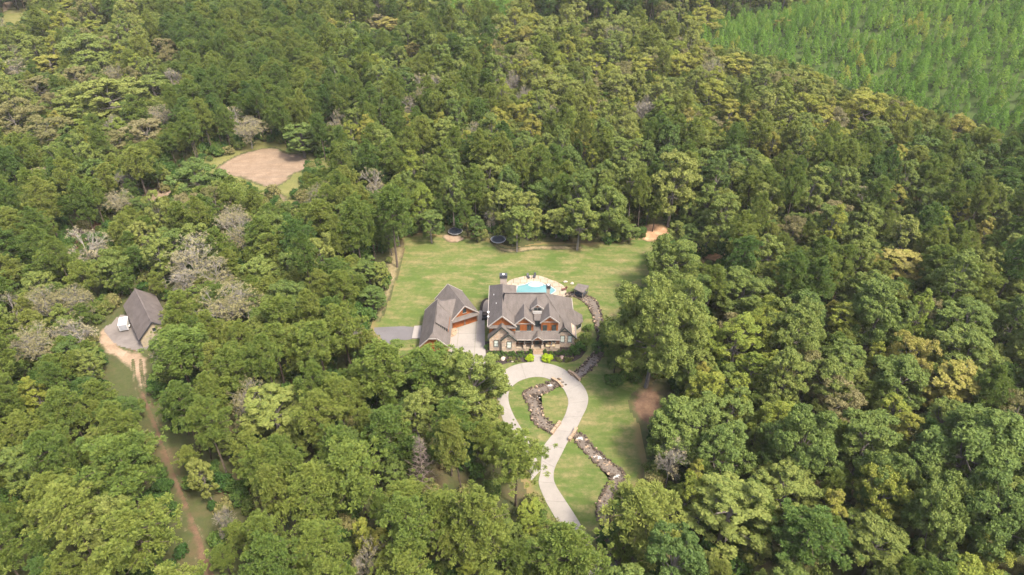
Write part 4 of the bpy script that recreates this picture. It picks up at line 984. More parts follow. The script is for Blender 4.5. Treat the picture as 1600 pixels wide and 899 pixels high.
# ------------------------------------------------------------------ trees: where they stand
KEEP = [  # outlines in the photograph of what the wood leaves open: no crown may stand in front of it
    [(632, 369), (700, 369), (745, 373), (772, 386), (812, 388), (830, 383), (880, 382), (940, 383), (1000, 373), (1018, 370), (1018, 400), (1016, 440), (985, 455), (965, 470), (960, 495), (935, 500), (926, 530), (926, 562), (942, 585),
     (958, 602), (985, 615), (1003, 640), (1010, 660), (1006, 690), (1008, 720), (992, 745), (982, 762), (955, 795), (950, 820), (945, 832), (930, 838), (905, 824), (885, 826), (862, 802), (848, 777), (842, 757), (852, 742), (850, 712), (846, 700), (830, 690),
     (818, 672), (798, 668), (788, 650), (783, 625), (788, 600), (784, 588), (768, 577), (745, 574), (720, 562), (710, 550), (688, 546), (662, 552), (648, 550), (640, 545), (630, 572), (618, 570), (606, 548), (592, 531), (585, 514), (590, 490), (604, 455), (616, 420), (626, 395)],
    [(192, 476), (211, 451), (243, 458), (254, 474), (247, 495), (256, 509), (238, 520), (230, 535), (221, 548), (214, 556), (222, 580), (228, 612), (216, 612), (206, 582), (186, 568), (160, 548), (150, 530), (164, 512), (180, 492)],
    [(226, 640), (242, 640), (262, 690), (285, 750), (305, 815), (335, 899), (312, 899), (288, 830), (264, 755), (240, 690)],
    [(343, 263), (370, 246), (410, 233), (445, 236), (482, 252), (476, 265), (455, 276), (445, 290), (460, 300), (452, 325), (436, 320), (428, 294), (400, 288), (375, 278)],
    [(0, 0), (38, 0), (45, 12), (35, 36), (0, 42)], [(220, 290), (268, 290), (268, 304), (225, 312)], [(130, 358), (158, 338), (164, 352), (140, 372)],
    [(696, 354), (727, 354), (727, 373), (696, 373)], [(765, 369), (786, 369), (786, 388), (765, 388)], [(1088, 60), (1130, 46), (1205, 33), (1255, 19), (1300, 0), (1600, 0), (1600, 210), (1540, 198), (1480, 178), (1400, 148), (1325, 142), (1290, 113), (1225, 90), (1130, 72)], [(214, 600), (230, 600), (240, 645), (228, 645)], [(1000, 352), (1022, 348), (1040, 360), (1015, 372)], [(1085, 390), (1135, 398), (1135, 410), (1095, 405)], [(985, 612), (1010, 605), (1020, 640), (990, 655)],
]
BASE_KEEP = [[(29 + 9 * math.cos(k), 107 + 8 * math.sin(k)) for k in np.linspace(0, 6.28, 12, endpoint=False)], [at2(*p) for p in [(815, 46), (900, 58), (1000, 57), (1060, 47), (1130, 36), (1205, 20), (1212, 42), (1100, 68), (1000, 84), (820, 76)]], [at2(*p) for p in KEEP[0]], OUT + INN[::-1], APRON, smooth_poly([at2(*p) for p in [(150, 528), (165, 505), (192, 480), (212, 470), (250, 480), (262, 505), (240, 545), (236, 600), (214, 612), (180, 566)]], 2),
             [at2(*p) for p in [(318, 268), (350, 244), (410, 224), (494, 246), (474, 288), (440, 304), (396, 302), (345, 290)]], smooth_poly([at2(*p) for p in [(228, 640), (243, 640), (292, 770), (340, 915), (318, 915), (266, 750)]], 1),
             smooth_poly([at2(*p) for p in [(583, 510), (650, 510), (650, 534), (614, 536), (632, 592), (616, 592)]], 1)]
PLANT_PX = [(1075, 52), (1130, 38), (1200, 28), (1252, 14), (1300, -14), (1760, -14), (1760, 290), (1600, 262), (1540, 244), (1480, 222), (1400, 192), (1325, 186), (1290, 154), (1225, 122), (1130, 96), (1085, 74)]
PLANT2_PX = [(640, -14), (820, -14), (815, 20), (790, 60), (745, 58), (700, 42)]
PLANT3_PX = [(820, -14), (1240, -14), (1210, 2), (1000, -4), (820, 6)]
HA, HB = Vector(at2(1078, 70)), Vector(at2(1800, 300)); HD = (HB - HA).normalized(); HN = Vector((-HD.y, HD.x)); HN = HN if HN.y > 0 else -HN
HILL = [tuple(HA - HD * 15), tuple(HB), tuple(HB + HN * 320), tuple(HA - HD * 15 + HN * 320)]
def hillz(x, y):
    """height of the planted hillside behind its lower edge"""
    qx, qy = x - HA.x, y - HA.y; d = qx * HN.x + qy * HN.y; t = qx * HD.x + qy * HD.y
    return .24 * np.clip(d, 0, 400) * (lambda k: k * k * (3 - 2 * k))(np.clip((t + 12) / 70, 0, 1))
hs_ = sheet('hill', HILL, .036, m_plant, 4.0, 5, label='grassy hillside under the young pine plantation')
for v in hs_.data.vertices: v.co.z += float(hillz(v.co.x, v.co.y))
for _q, _z in ((PLANT2_PX, .037), (PLANT3_PX, .038)): px_sheet('plantation_grass', _q, _z, m_plant, 2.5, 4)
plant_polys = [HILL] + [[at2(*p, 3.0) for p in q] for q in (PLANT2_PX, PLANT3_PX)]
PINE_STRIP = [at2(*p) for p in [(815, 44), (900, 56), (1000, 55), (1060, 45), (1130, 34), (1205, 18), (1260, 4), (1255, -10), (1180, 0), (1100, 16), (1000, 32), (900, 30), (820, 20)]]
trees = []        # kind, x, y, z-scale, r-scale, tint, variant
class Grid:
    def __init__(s, c=9.): s.c = c; s.d = {}
    def ok(s, x, y, r, f):
        i, j = int(x // s.c), int(y // s.c)
        for a in range(i - 2, i + 3):
            for b in range(j - 2, j + 3):
                for (u, v, q) in s.d.get((a, b), ()):
                    if (u - x) ** 2 + (v - y) ** 2 < (f * (r + q)) ** 2: return False
        return True
    def put(s, x, y, r): s.d.setdefault((int(x // s.c), int(y // s.c)), []).append((x, y, r))
GR = Grid()
DIRS = np.array([(math.cos(a) * math.cos(e), math.sin(a) * math.cos(e), math.sin(e)) for e in (-.55, 0, .5, 1.1) for a in np.linspace(0, 6.28, 8, endpoint=False)] + [(0, 0, 1), (0, 0, -.9)])
BRUSHY = [[(245, 242), (335, 232), (345, 262), (330, 283), (270, 277)], [(440, 212), (500, 220), (520, 255), (487, 262), (470, 240), (445, 234)], [(400, 290), (470, 282), (478, 305), (450, 335), (432, 318)], [(100, 357), (170, 332), (165, 378), (112, 388)], [(150, 470), (185, 462), (180, 520), (150, 530)], [(160, 560), (190, 575), (205, 610), (180, 612)]]   # open, only brush grows here
KBOX = [(np.array(k).min(0), np.array(k).max(0), np.array(k)) for k in KEEP + BRUSHY]
def hides(x, y, zc, r, hz, slack=.9):
    q, _ = to_px(np.array([x, y, zc]) + DIRS * np.array([r, r, hz]) * slack)
    a, b = q.min(0), q.max(0)
    for lo, hi, k in KBOX:
        if (b < lo).any() or (a > hi).any(): continue
        if inside(q, k).any(): return True
    return False
HPX = []      # centres, widths and depths of the trees set by hand: nothing may stand in front of them
HAND_R = {}
def put(kind, x, y, hs, rs, tint, var=None, r=None):
    n = len(PROTO[kind]); v = int(R.integers(n)) if var is None else var
    trees.append([kind, x, y, hs, rs, tint, v]); GR.put(x, y, r if r else PROTO[kind][v][3] * rs)
def hand(kind, px, py, wpx, tint=.5, Hm=None, var=None, zf=.66, label=None):
    """a tree of the photograph: centre and width of its crown"""
    n = len(PROTO[kind]); v = int(R.integers(n)) if var is None else var
    h0, r0 = PROTO[kind][v][2:4]; Hm = Hm or h0
    x, y, _ = at(px, py, Hm * zf); _, zc = to_px(np.array([x, y, Hm * zf])); Hm = max(Hm, .85 * wpx * zc / F_PX)
    x, y, _ = at(px, py, Hm * zf)
    _, zc = to_px(np.array([x, y, Hm * zf])); r = wpx / 2 * zc / F_PX
    trees.append([kind, x, y, Hm / h0, r / r0, tint, v]); GR.put(x, y, r * .9)
    HAND_R[len(trees) - 1] = label or (px, py)
    HPX.append((px, py, wpx, zc))
hand('great_oak', 1022, 522, 160, .62, 29, 0, .55, 'giant broadleaf tree with dark trunk on red earth right of the driveway')
for a in [
    ('big_broadleaf', 1050, 408, 84, .50, 17), ('big_broadleaf', 1160, 458, 94, .45, 15), ('big_broadleaf', 1078, 668, 124, .40, 16), ('big_broadleaf', 1240, 512, 90, .55, 19), ('big_broadleaf', 1372, 486, 104, .38, 20),
    ('big_broadleaf', 1520, 700, 170, .25, 22), ('big_broadleaf', 1465, 790, 110, .45, 20), ('big_broadleaf', 1255, 690, 110, .3, 19), ('big_broadleaf', 1560, 800, 130, .2, 21), ('big_broadleaf', 1380, 740, 90, .35, 18),
    ('broadleaf_tree', 1054, 284, 76, 1.0, 24, 0), ('broadleaf_tree', 1132, 338, 56, .55, 18), ('broadleaf_tree', 808, 345, 50, .55, 16), ('broadleaf_tree', 950, 320, 66, .5, 19), ('broadleaf_tree', 870, 342, 44, .8, 10), ('broadleaf_tree', 905, 340, 50, .6, 17),
    ('broadleaf_tree', 470, 213, 52, .3, 13), ('broadleaf_tree', 302, 275, 72, .15, 13), ('broadleaf_tree', 985, 360, 30, .35, 7), ('broadleaf_tree', 1080, 362, 34, .15, 7), ('broadleaf_tree', 745, 352, 26, .1, 9), ('broadleaf_tree', 672, 345, 40, .3, 12),
    ('broadleaf_tree', 740, 598, 105, .62, 17), ('broadleaf_tree', 425, 640, 90, .75, 16), ('broadleaf_tree', 170, 150, 90, .85, 16), ('broadleaf_tree', 110, 165, 60, .7, 15), ('broadleaf_tree', 140, 80, 80, .55, 16), ('broadleaf_tree', 240, 135, 60, .5, 15),
    ('broadleaf_tree', 575, 420, 40, .3, 9), ('broadleaf_tree', 592, 425, 30, .75, 8), ('broadleaf_tree', 580, 462, 40, .15, 7), ('broadleaf_tree', 1410, 590, 80, .35, 15), ('broadleaf_tree', 1300, 600, 70, .6, 15), ('broadleaf_tree', 1120, 700, 90, .3, 16), ('broadleaf_tree', 1140, 790, 110, .7, 17),
    ('autumn_tree', 1152, 528, 66, .10, 16, 0), ('autumn_tree', 1190, 520, 40, .2, 15), ('autumn_tree', 1110, 535, 40, .1, 13), ('autumn_tree', 1307, 790, 40, .55, 14, 3), ('autumn_tree', 1374, 768, 70, .35, 17), ('autumn_tree', 1415, 668, 40, .5, 14, 3), ('autumn_tree', 1300, 485, 24, .6, 12, 3), ('autumn_tree', 1318, 500, 44, .3, 14, 1),
    ('autumn_tree', 1480, 590, 78, .75, 15), ('autumn_tree', 1298, 352, 30, .35, 20, 1), ('autumn_tree', 1405, 408, 70, .85, 13), ('autumn_tree', 1535, 365, 30, .8, 14), ('autumn_tree', 565, 832, 34, .4, 12), ('autumn_tree', 592, 848, 28, .6, 11), ('autumn_tree', 736, 888, 44, .15, 9), ('autumn_tree', 850, 890, 34, .1, 8),
    ('autumn_tree', 826, 796, 36, .15, 6), ('autumn_tree', 830, 822, 36, .1, 6), ('autumn_tree', 55, 615, 40, .3, 12), ('autumn_tree', 925, 248, 16, .25, 14, 3), ('autumn_tree', 1107, 25, 46, .5, 14), ('autumn_tree', 1225, 40, 26, .9, 12), ('autumn_tree', 145, 45, 36, .3, 13), ('autumn_tree', 105, 10, 30, .4, 12), ('autumn_tree', 120, 196, 30, .05, 10), ('autumn_tree', 32, 60, 30, .1, 10), ('autumn_tree', 75, 98, 50, .6, 13),
    ('autumn_tree', 875, 100, 30, .2, 15), ('autumn_tree', 930, 105, 40, .4, 16), ('autumn_tree', 1010, 108, 40, .5, 17), ('autumn_tree', 1065, 105, 46, .5, 17), ('autumn_tree', 1150, 105, 50, .55, 17), ('autumn_tree', 1265, 170, 40, .4, 17), ('autumn_tree', 1290, 185, 34, .6, 17), ('autumn_tree', 1350, 165, 60, .5, 18), ('autumn_tree', 1110, 150, 44, .4, 18), ('autumn_tree', 1140, 175, 36, .6, 17), ('autumn_tree', 810, 180, 34, .55, 15), ('autumn_tree', 790, 60, 34, .4, 15), ('autumn_tree', 980, 165, 24, .45, 15), ('autumn_tree', 1170, 180, 30, .7, 16), ('autumn_tree', 1500, 200, 40, .75, 14), ('autumn_tree', 1400, 310, 30, .6, 15), ('autumn_tree', 915, 75, 30, .15, 16), ('autumn_tree', 610, 40, 40, .85, 13), ('autumn_tree', 645, 80, 28, .9, 12),
    ('autumn_tree', 1208, 660, 60, .2, 15), ('autumn_tree', 1075, 770, 50, .15, 13), ('autumn_tree', 1540, 870, 60, .3, 12), ('autumn_tree', 1400, 640, 44, .25, 13),
    ('brown_tree', 22, 185, 80, .35, 13), ('brown_tree', 72, 205, 70, .2, 12), ('brown_tree', 1308, 625, 74, .55, 13), ('brown_tree', 120, 120, 50, .5, 12), ('brown_tree', 60, 135, 50, .4, 12), ('brown_tree', 225, 205, 60, .8, 11), ('brown_tree', 180, 225, 50, .3, 11), ('brown_tree', 590, 35, 40, .7, 12), ('brown_tree', 1310, 190, 30, .9, 14), ('brown_tree', 262, 90, 30, .5, 12), ('brown_tree', 1590, 640, 60, .3, 12), ('brown_tree', 1240, 360, 40, .6, 13),
    ('bare_tree', 357, 480, 76, .35, 13, 2), ('bare_tree', 300, 415, 72, .7, 13, 0), ('bare_tree', 290, 440, 52, .9, 10, 3), ('bare_tree', 130, 385, 62, .9, 13, 1), ('bare_tree', 116, 512, 60, .9, 11, 1), ('bare_tree', 55, 545, 60, .5, 12, 2), ('bare_tree', 70, 478, 46, .4, 12, 2), ('bare_tree', 272, 125, 28, .9, 13, 3), ('bare_tree', 375, 185, 46, .7, 15, 1), ('bare_tree', 350, 815, 34, .9, 10, 3), ('bare_tree', 570, 872, 50, .9, 11, 1), ('bare_tree', 1048, 720, 46, .9, 12, 3), ('bare_tree', 800, 130, 28, .9, 13, 3), ('bare_tree', 523, 190, 30, .9, 13, 1), ('bare_tree', 24, 105, 40, .8, 13, 1), ('bare_tree', 640, 165, 26, .8, 12, 1), ('bare_tree', 388, 205, 44, .6, 11, 2), ('bare_tree', 365, 345, 40, .8, 12, 2), ('bare_tree', 375, 370, 50, .6, 12, 0), ('bare_tree', 585, 285, 36, .8, 14, 1), ('bare_tree', 1005, 172, 34, .9, 13, 3), ('bare_tree', 250, 185, 40, .8, 11, 2), ('bare_tree', 765, 340, 20, .9, 9, 3), ('bare_tree', 185, 320, 40, .7, 10, 2), ('bare_tree', 180, 120, 30, .5, 12, 2),
    ('dead_pine', 655, 718, 60, .9, 17, 0),
    ('pine_tree', 645, 838, 84, .45, 20), ('pine_tree', 895, 874, 112, .48, 19), ('pine_tree', 806, 722, 78, .62, 19), ('pine_tree', 1012, 808, 112, .85, 18), ('pine_tree', 612, 340, 52, .30, 25, 3), ('pine_tree', 555, 350, 50, .4, 24), ('pine_tree', 277, 492, 56, .6, 17), ('pine_tree', 279, 560, 86, .35, 18), ('pine_tree', 215, 262, 44, .8, 19, 3), ('pine_tree', 112, 815, 96, .75, 20), ('pine_tree', 190, 735, 120, .35, 20), ('pine_tree', 225, 845, 110, .65, 20),
    ('pine_tree', 745, 830, 100, .7, 20), ('pine_tree', 560, 740, 90, .5, 20), ('pine_tree', 480, 780, 80, .6, 20), ('pine_tree', 672, 576, 84, .38, 17), ('pine_tree', 715, 592, 70, .45, 16), ('pine_tree', 540, 520, 70, .62, 20), ('pine_tree', 500, 545, 70, .55, 20), ('pine_tree', 590, 585, 84, .5, 20), ('pine_tree', 1255, 840, 100, .15, 17),
]: hand(*a)
hand_n = len(trees)
def mixture(px, py):
    """what kinds stand in this part of the wood: weights, tint centre"""
    if px < 800 and py > 560: return dict(pine_tree=.93, broadleaf_tree=.045, autumn_tree=.02, bare_tree=.005), .55
    if px < 470 and 300 < py <= 560: return dict(pine_tree=.62, broadleaf_tree=.25, bare_tree=.06, brown_tree=.07), .5
    if px < 600 and 220 < py <= 560: return dict(pine_tree=.78, broadleaf_tree=.18, bare_tree=.04), .5
    if px < 260: return dict(broadleaf_tree=.55, autumn_tree=.10, brown_tree=.09, bare_tree=.05, pine_tree=.21), .6
    if px < 520: return dict(pine_tree=.95, broadleaf_tree=.05), .38
    if px < 800 and py <= 230: return dict(pine_tree=.42, broadleaf_tree=.42, autumn_tree=.10, brown_tree=.02, bare_tree=.04), .5
    if py <= 215: return dict(broadleaf_tree=.50, autumn_tree=.26, pine_tree=.15, brown_tree=.05, bare_tree=.04), .80
    if px < 1050: return dict(pine_tree=.50, broadleaf_tree=.43, autumn_tree=.05, bare_tree=.02), .42
    if py <= 450: return dict(pine_tree=.58, broadleaf_tree=.28, autumn_tree=.08, brown_tree=.02, bare_tree=.02), .48
    return dict(broadleaf_tree=.66, pine_tree=.17, autumn_tree=.13, brown_tree=.04), .42
N = 42000
ys = np.sqrt(R.uniform(52 ** 2, 560 ** 2, N)); half = ys * .79 + 85
XY = np.stack([R.uniform(-1, 1, N) * half, ys], 1)
ok_ = np.ones(N, bool)
for b in BASE_KEEP: ok_ &= ~inside(XY, b)
STRIP = inside(XY, PINE_STRIP)
for p in plant_polys: ok_ &= ~inside(XY, p) | STRIP
XY, STRIP = XY[ok_], STRIP[ok_]
CPX, CZC = to_px(np.concatenate([XY, np.full((len(XY), 1), 12.)], 1))
HP = np.array(HPX)
def lay(i):
    x, y = map(float, XY[i]); px, py = CPX[i]; strip = STRIP[i]
    w, tc = mixture(px, py); ks = list(w); kind = ks[int(R.choice(len(ks), p=np.array(list(w.values())) / sum(w.values())))]
    if strip: kind = 'pine_tree'
    v = int(R.integers(len(PROTO[kind]))); h0, r0 = PROTO[kind][v][2:4]
    hs = R.uniform(.82, 1.08); rs = R.uniform(.78, 1.15)
    if strip: hs *= 1.12; rs *= .85
    if kind == 'pine_tree' and py < 230: rs *= .9
    if kind == 'broadleaf_tree' and px > 1000 and py > 450: rs *= R.uniform(1.0, 1.35)
    if px < 470 and 330 < py < 560: hs *= .84
    far = 1 + .38 * min(1, max(0, (y - 190) / 220)); hs *= far ** .7; rs *= far
    r = r0 * rs
    if not GR.ok(x, y, r, .78 if kind == 'pine_tree' else .75): return
    lo = .36 if kind == 'pine_tree' else .2
    for att in range(3):
        zt = h0 * hs; r = r0 * rs; c = zt * (1 + lo) / 2
        q, zc = to_px(np.array([x, y, c])); rp = r / zc * F_PX; hp = zt * (1 - lo) / 2 / zc * F_PX * .85
        dx = (HP[:, 0] - q[0]) / (rp + HP[:, 2] * .28); dy = (HP[:, 1] - q[1]) / (max(rp, hp) + HP[:, 2] * .28)
        if not ((dx * dx + dy * dy < 1) & (zc < HP[:, 3])).any() and not hides(x, y, c, r, zt * (1 - lo) / 2): break
        if kind in ('bare_tree', 'dead_pine') or att == 2: return
        hs *= .66; rs *= .75          # a lower tree may still fit
    put(kind, x, y, hs, rs, float(np.clip((.32 if kind == 'autumn_tree' else .5 if kind in ('brown_tree', 'bare_tree') else .12 if strip else tc) + R.normal() * .22, 0, 1)), v, r)
for i in range(len(XY)): lay(i)
def understorey(i):
    x, y = map(float, XY[i]); px, py = CPX[i]
    if STRIP[i]: return
    kind = 'pine_tree' if R.random() < (.65 if px < 800 and py > 300 else .3) else 'broadleaf_tree'
    v = int(R.integers(len(PROTO[kind]))); h0, r0 = PROTO[kind][v][2:4]; hs = R.uniform(.38, .62); rs = R.uniform(.5, .72); r = r0 * rs
    if not GR.ok(x, y, r, .60): return
    lo = .36 if kind == 'pine_tree' else .2; zt = h0 * hs; c = zt * (1 + lo) / 2
    q, zc = to_px(np.array([x, y, c])); rp = r / zc * F_PX
    dx = (HP[:, 0] - q[0]) / (rp + HP[:, 2] * .2); dy = (HP[:, 1] - q[1]) / (rp * 1.2 + HP[:, 2] * .2)
    if ((dx * dx + dy * dy < 1) & (zc < HP[:, 3])).any() or hides(x, y, c, r, zt * (1 - lo) / 2): return
    put(kind, x, y, hs, rs, float(np.clip(.5 + R.normal() * .25, 0, 1)), v, r)
for i in R.permutation(len(XY)): understorey(i)
yp = []
for poly in plant_polys:
    p = np.array(poly); x0, y0 = p.min(0); x1, y1 = p.max(0)
    gx, gy = np.meshgrid(np.arange(x0, x1, 4.2), np.arange(y0, y1, 5.0)); pts = np.stack([gx, gy], -1).reshape(-1, 2)
    pts = pts + R.normal(size=pts.shape) * np.array([.9, 1.9])
    pts = pts[inside(pts, p) & ~inside(pts, PINE_STRIP)]
    pts = pts[R.random(len(pts)) < .93]; yp.append(pts)
yp = np.concatenate(yp)
ypx, _ = to_px(np.concatenate([yp, hillz(yp[:, 0], yp[:, 1])[:, None] + 4.], 1))
yv_ = (ypx[:, 0] > -60) & (ypx[:, 0] < 1680) & (ypx[:, 1] > -40); yp, ypx = yp[yv_], ypx[yv_]
yellow = np.exp(-(((ypx[:, 0] - 1440) / 55) ** 2 + ((ypx[:, 1] - 38) / 9) ** 2))
for (x, y), e in zip(yp, yellow):
    s = R.uniform(.6, 1.3)
    trees.append(['young_pine', x, y, s, s * R.uniform(.9, 1.1), float(np.clip(.40 + R.normal() * .24 + .8 * e, 0, 1)), int(R.integers(4))])

# ------------------------------------------------------------------ trees: individuals and masses
def zone(x, y):
    (px, py), _ = to_px(np.array([x, y, 8.]))
    if px < 330 and py > 560 and px < 215 + (py - 560) * .33: return 'left of the red dirt track'
    if px < 900 and py > 545 and px < 640 + (py - 545) * .75: return 'between dirt track and driveway' if py > 700 else 'between the barn and the asphalt side drive'
    if px >= 800 and py > 380:
        if px < 1150: return 'just right of the stream'
        return 'in the lower right corner' if py > 640 else 'at the right edge, level with the house'
    if px < 560 and py > 345: return 'around the barn' if px < 330 else 'between the barn and the back lawn'
    if px < 640 and py > 345: return 'along the left rim of the back lawn'
    if px < 330: return 'left of the bare field' if py > 215 else 'in the upper left corner'
    if px < 560: return 'around the bare field' if py > 215 else 'in the dense stand beyond the bare field'
    if py > 265: return 'along the back rim of the lawn' if px < 1050 else 'beyond the earth bank right of the lawn'
    if px < 1050: return 'in the middle of the wood behind the lawn' if py > 110 else 'at the far top of the picture'
    return 'below the young pine plantation'
LANDMARKS = dict(barn=(222, 500), house=(835, 500), garage=(690, 500), swimming_pool=(838, 448), pavilion=(908, 452), bare_field=(412, 262), left_trampoline=(711, 364), right_trampoline=(779, 378), bridge=(880, 675), earth_bank=(1060, 380), red_dirt_track=(262, 720), young_pine_plantation=(1400, 90), asphalt_side_drive=(610, 530), stream_bend=(966, 742))
CORNERS = {'upper left corner': (0, 0), 'lower left corner': (0, 899), 'lower right corner': (1600, 899), 'right edge': (1600, 500), 'upper edge': (800, 0), 'bottom edge': (700, 899), 'left edge': (0, 400)}
def shade(kind, tint):
    w = dict(pine_tree=('dark green', 'green', 'yellowish green'), broadleaf_tree=('dark green', 'mid green', 'light olive'), autumn_tree=('lime yellow', 'yellow', 'golden'), brown_tree=('dull brown', 'brown', 'tan'),
             bare_tree=('bare tan', 'bare grey', 'bare white-grey'), big_broadleaf=('grey-green', 'mid green', 'light green'), young_pine=('green', 'bright green', 'yellow-green')).get(kind, ('', '', ''))
    return w[0 if tint < .36 else 1 if tint < .62 else 2]
USED = set()
def special(kind, tint, px, py):
    """a label of its own for a tree that stands out in the photograph"""
    noun = dict(pine_tree='pine', broadleaf_tree='leafy tree', autumn_tree='autumn tree', brown_tree='thinning tree', bare_tree='leafless tree', big_broadleaf='broad spreading tree', dead_pine='dead pine').get(kind, 'tree')
    marks = sorted({**{'the ' + k.replace('_', ' '): v for k, v in LANDMARKS.items()}, **{'the ' + k + ' of the picture': v for k, v in CORNERS.items()}}.items(), key=lambda kv: (kv[1][0] - px) ** 2 + (kv[1][1] - py) ** 2)
    for name, (mx, my) in marks[:5]:
        dx, dy = px - mx, py - my; d = math.hypot(dx, dy)
        far = 'close to' if d < 70 else 'a little off' if d < 150 else 'some way off' if d < 260 else 'far off'
        if 'picture' in name: side = ''
        else: side = (', to its right' if dx > 0 else ', to its left') if abs(dx) > abs(dy) else (', this side of it' if dy > 0 else ', beyond it')
        for extra in ('', 'the smaller ' if tint > .5 else 'the fuller '):
            lab = f'{extra}{shade(kind, tint)} {noun} {far} {name}{side}'
            if lab not in USED: USED.add(lab); return lab
    return None
WORDS = dict(pine_tree=('pine with rounded crown', 'pine tree'), broadleaf_tree=('leafy broadleaf tree', 'tree'), autumn_tree=('autumn tree', 'tree'), brown_tree=('thinning broadleaf tree', 'tree'),
             bare_tree=('nearly leafless tree', 'bare tree'), dead_pine=('purplish dead pine with bare twigs', 'dead tree'), young_pine=('bright green young pine', 'young pine'), shrub=('green shrub', 'shrub'),
             great_oak=('giant tree', 'tree'), big_broadleaf=('broad spreading tree', 'tree'), lime_shrub=('bright lime shrub', 'shrub'))
NAME = dict(great_oak='broadleaf_tree', big_broadleaf='broadleaf_tree', dead_pine='bare_tree', lime_shrub='shrub', brown_tree='brown_tree')
PLANT_LAB = ['bright green young pine in the dense plantation at the upper right', 'bright green young pine in the plantation patch at the top centre', 'bright green young pine behind the tall pine row at the top']
def individual(t, label=None, group=None):
    kind, x, y, hs, rs, tint, v = t
    tm, cm, h0, r0 = PROTO[kind][v]
    nm = NAME.get(kind, kind)
    o = bpy.data.objects.new(nm, None); COL.objects.link(o); o.empty_display_size = 1
    o.location = (x, y, float(hillz(x, y)) if kind == 'young_pine' else 0); a_ = random.uniform(.88, 1.12); o.scale = (rs * a_, rs / a_, hs); o.rotation_euler = (random.gauss(0, .035), random.gauss(0, .035), random.uniform(0, 6.28))
    lab, cat = WORDS[kind]
    if label is None:
        if kind == 'young_pine':
            k = [i for i, p in enumerate(plant_polys) if inside(np.array([[x, y]]), p)[0]]; label = PLANT_LAB[k[0] if k else 0]; group = 'young pines of the plantation'
        else:
            zn = zone(x, y); label = (shade(kind, tint) + ' ' + lab + ' ' + zn).strip(); group = cat + 's ' + zn
    o['label'] = label; o['category'] = cat
    if group: o['group'] = group
    for n_, me in (('trunk', tm), ('crown', cm)):
        c = bpy.data.objects.new(n_, me); COL.objects.link(c); c.parent = o; c['tint'] = tint
    return o
def gn_group(col):
    ng = bpy.data.node_groups.new('scatter_' + col.name, 'GeometryNodeTree')
    ng.interface.new_socket('Geometry', in_out='INPUT', socket_type='NodeSocketGeometry'); ng.interface.new_socket('Geometry', in_out='OUTPUT', socket_type='NodeSocketGeometry')
    n = ng.nodes; gi = n.new('NodeGroupInput'); go = n.new('NodeGroupOutput'); ip = n.new('GeometryNodeInstanceOnPoints'); ci = n.new('GeometryNodeCollectionInfo')
    ci.inputs['Collection'].default_value = col; ci.inputs['Separate Children'].default_value = True; ci.inputs['Reset Children'].default_value = True
    def na(name, typ):
        a = n.new('GeometryNodeInputNamedAttribute'); a.data_type = typ; a.inputs['Name'].default_value = name; return a.outputs[0]
    er = n.new('FunctionNodeEulerToRotation'); ng.links.new(na('rot', 'FLOAT_VECTOR'), er.inputs[0])
    ng.links.new(gi.outputs[0], ip.inputs['Points']); ng.links.new(ci.outputs[0], ip.inputs['Instance']); ip.inputs['Pick Instance'].default_value = True
    ng.links.new(na('idx', 'INT'), ip.inputs['Instance Index']); ng.links.new(er.outputs[0], ip.inputs['Rotation']); ng.links.new(na('scl', 'FLOAT_VECTOR'), ip.inputs['Scale'])
    ng.links.new(ip.outputs[0], go.inputs[0]); return ng
GNG = {}
def mass(name, kind, ts, label):
    if not ts: return
    me = bpy.data.meshes.new(name); me.from_pydata([(t[1], t[2], float(hillz(t[1], t[2])) if kind == 'young_pine' else 0) for t in ts], [], [])
    n = len(ts)
    def attr(nm, typ, key, arr): a = me.attributes.new(nm, typ, 'POINT'); a.data.foreach_set(key, np.asarray(arr).reshape(-1))
    attr('idx', 'INT', 'value', np.array([t[6] for t in ts], np.int32))
    attr('tint', 'FLOAT', 'value', np.array([t[5] for t in ts], np.float32))
    attr('scl', 'FLOAT_VECTOR', 'vector', np.array([(t[4] * a, t[4] / a, t[3]) for t, a in zip(ts, R.uniform(.88, 1.12, n))], np.float32))
    rot = np.zeros((n, 3), np.float32); rot[:] = R.normal(size=(n, 3)) * .035; rot[:, 2] = R.uniform(0, 6.28, n); attr('rot', 'FLOAT_VECTOR', 'vector', rot)
    o = bpy.data.objects.new(name, me); COL.objects.link(o); o['kind'] = 'stuff'; o['label'] = label
    if kind not in GNG: GNG[kind] = gn_group(HID[kind])
    md = o.modifiers.new('scatter', 'NODES'); md.node_group = GNG[kind]
    return o
by = {}
for i, t in enumerate(trees): by.setdefault(NAME.get(t[0], t[0]) if t[0] != 'dead_pine' else 'dead_pine', []).append((i, t))
STUFF = dict(pine_tree=('pine_wood', 'green pine wood standing beyond the nearer trees'), broadleaf_tree=('broadleaf_wood', 'green broadleaf wood standing beyond the nearer trees'), young_pine=('pine_plantation', 'dense plantation of young pines at the upper right'),
             autumn_tree=('autumn_wood', 'yellowing trees of the far wood'), bare_tree=('bare_wood', 'bare trees of the far wood'), brown_tree=('brown_wood', 'brownish trees of the far wood'))
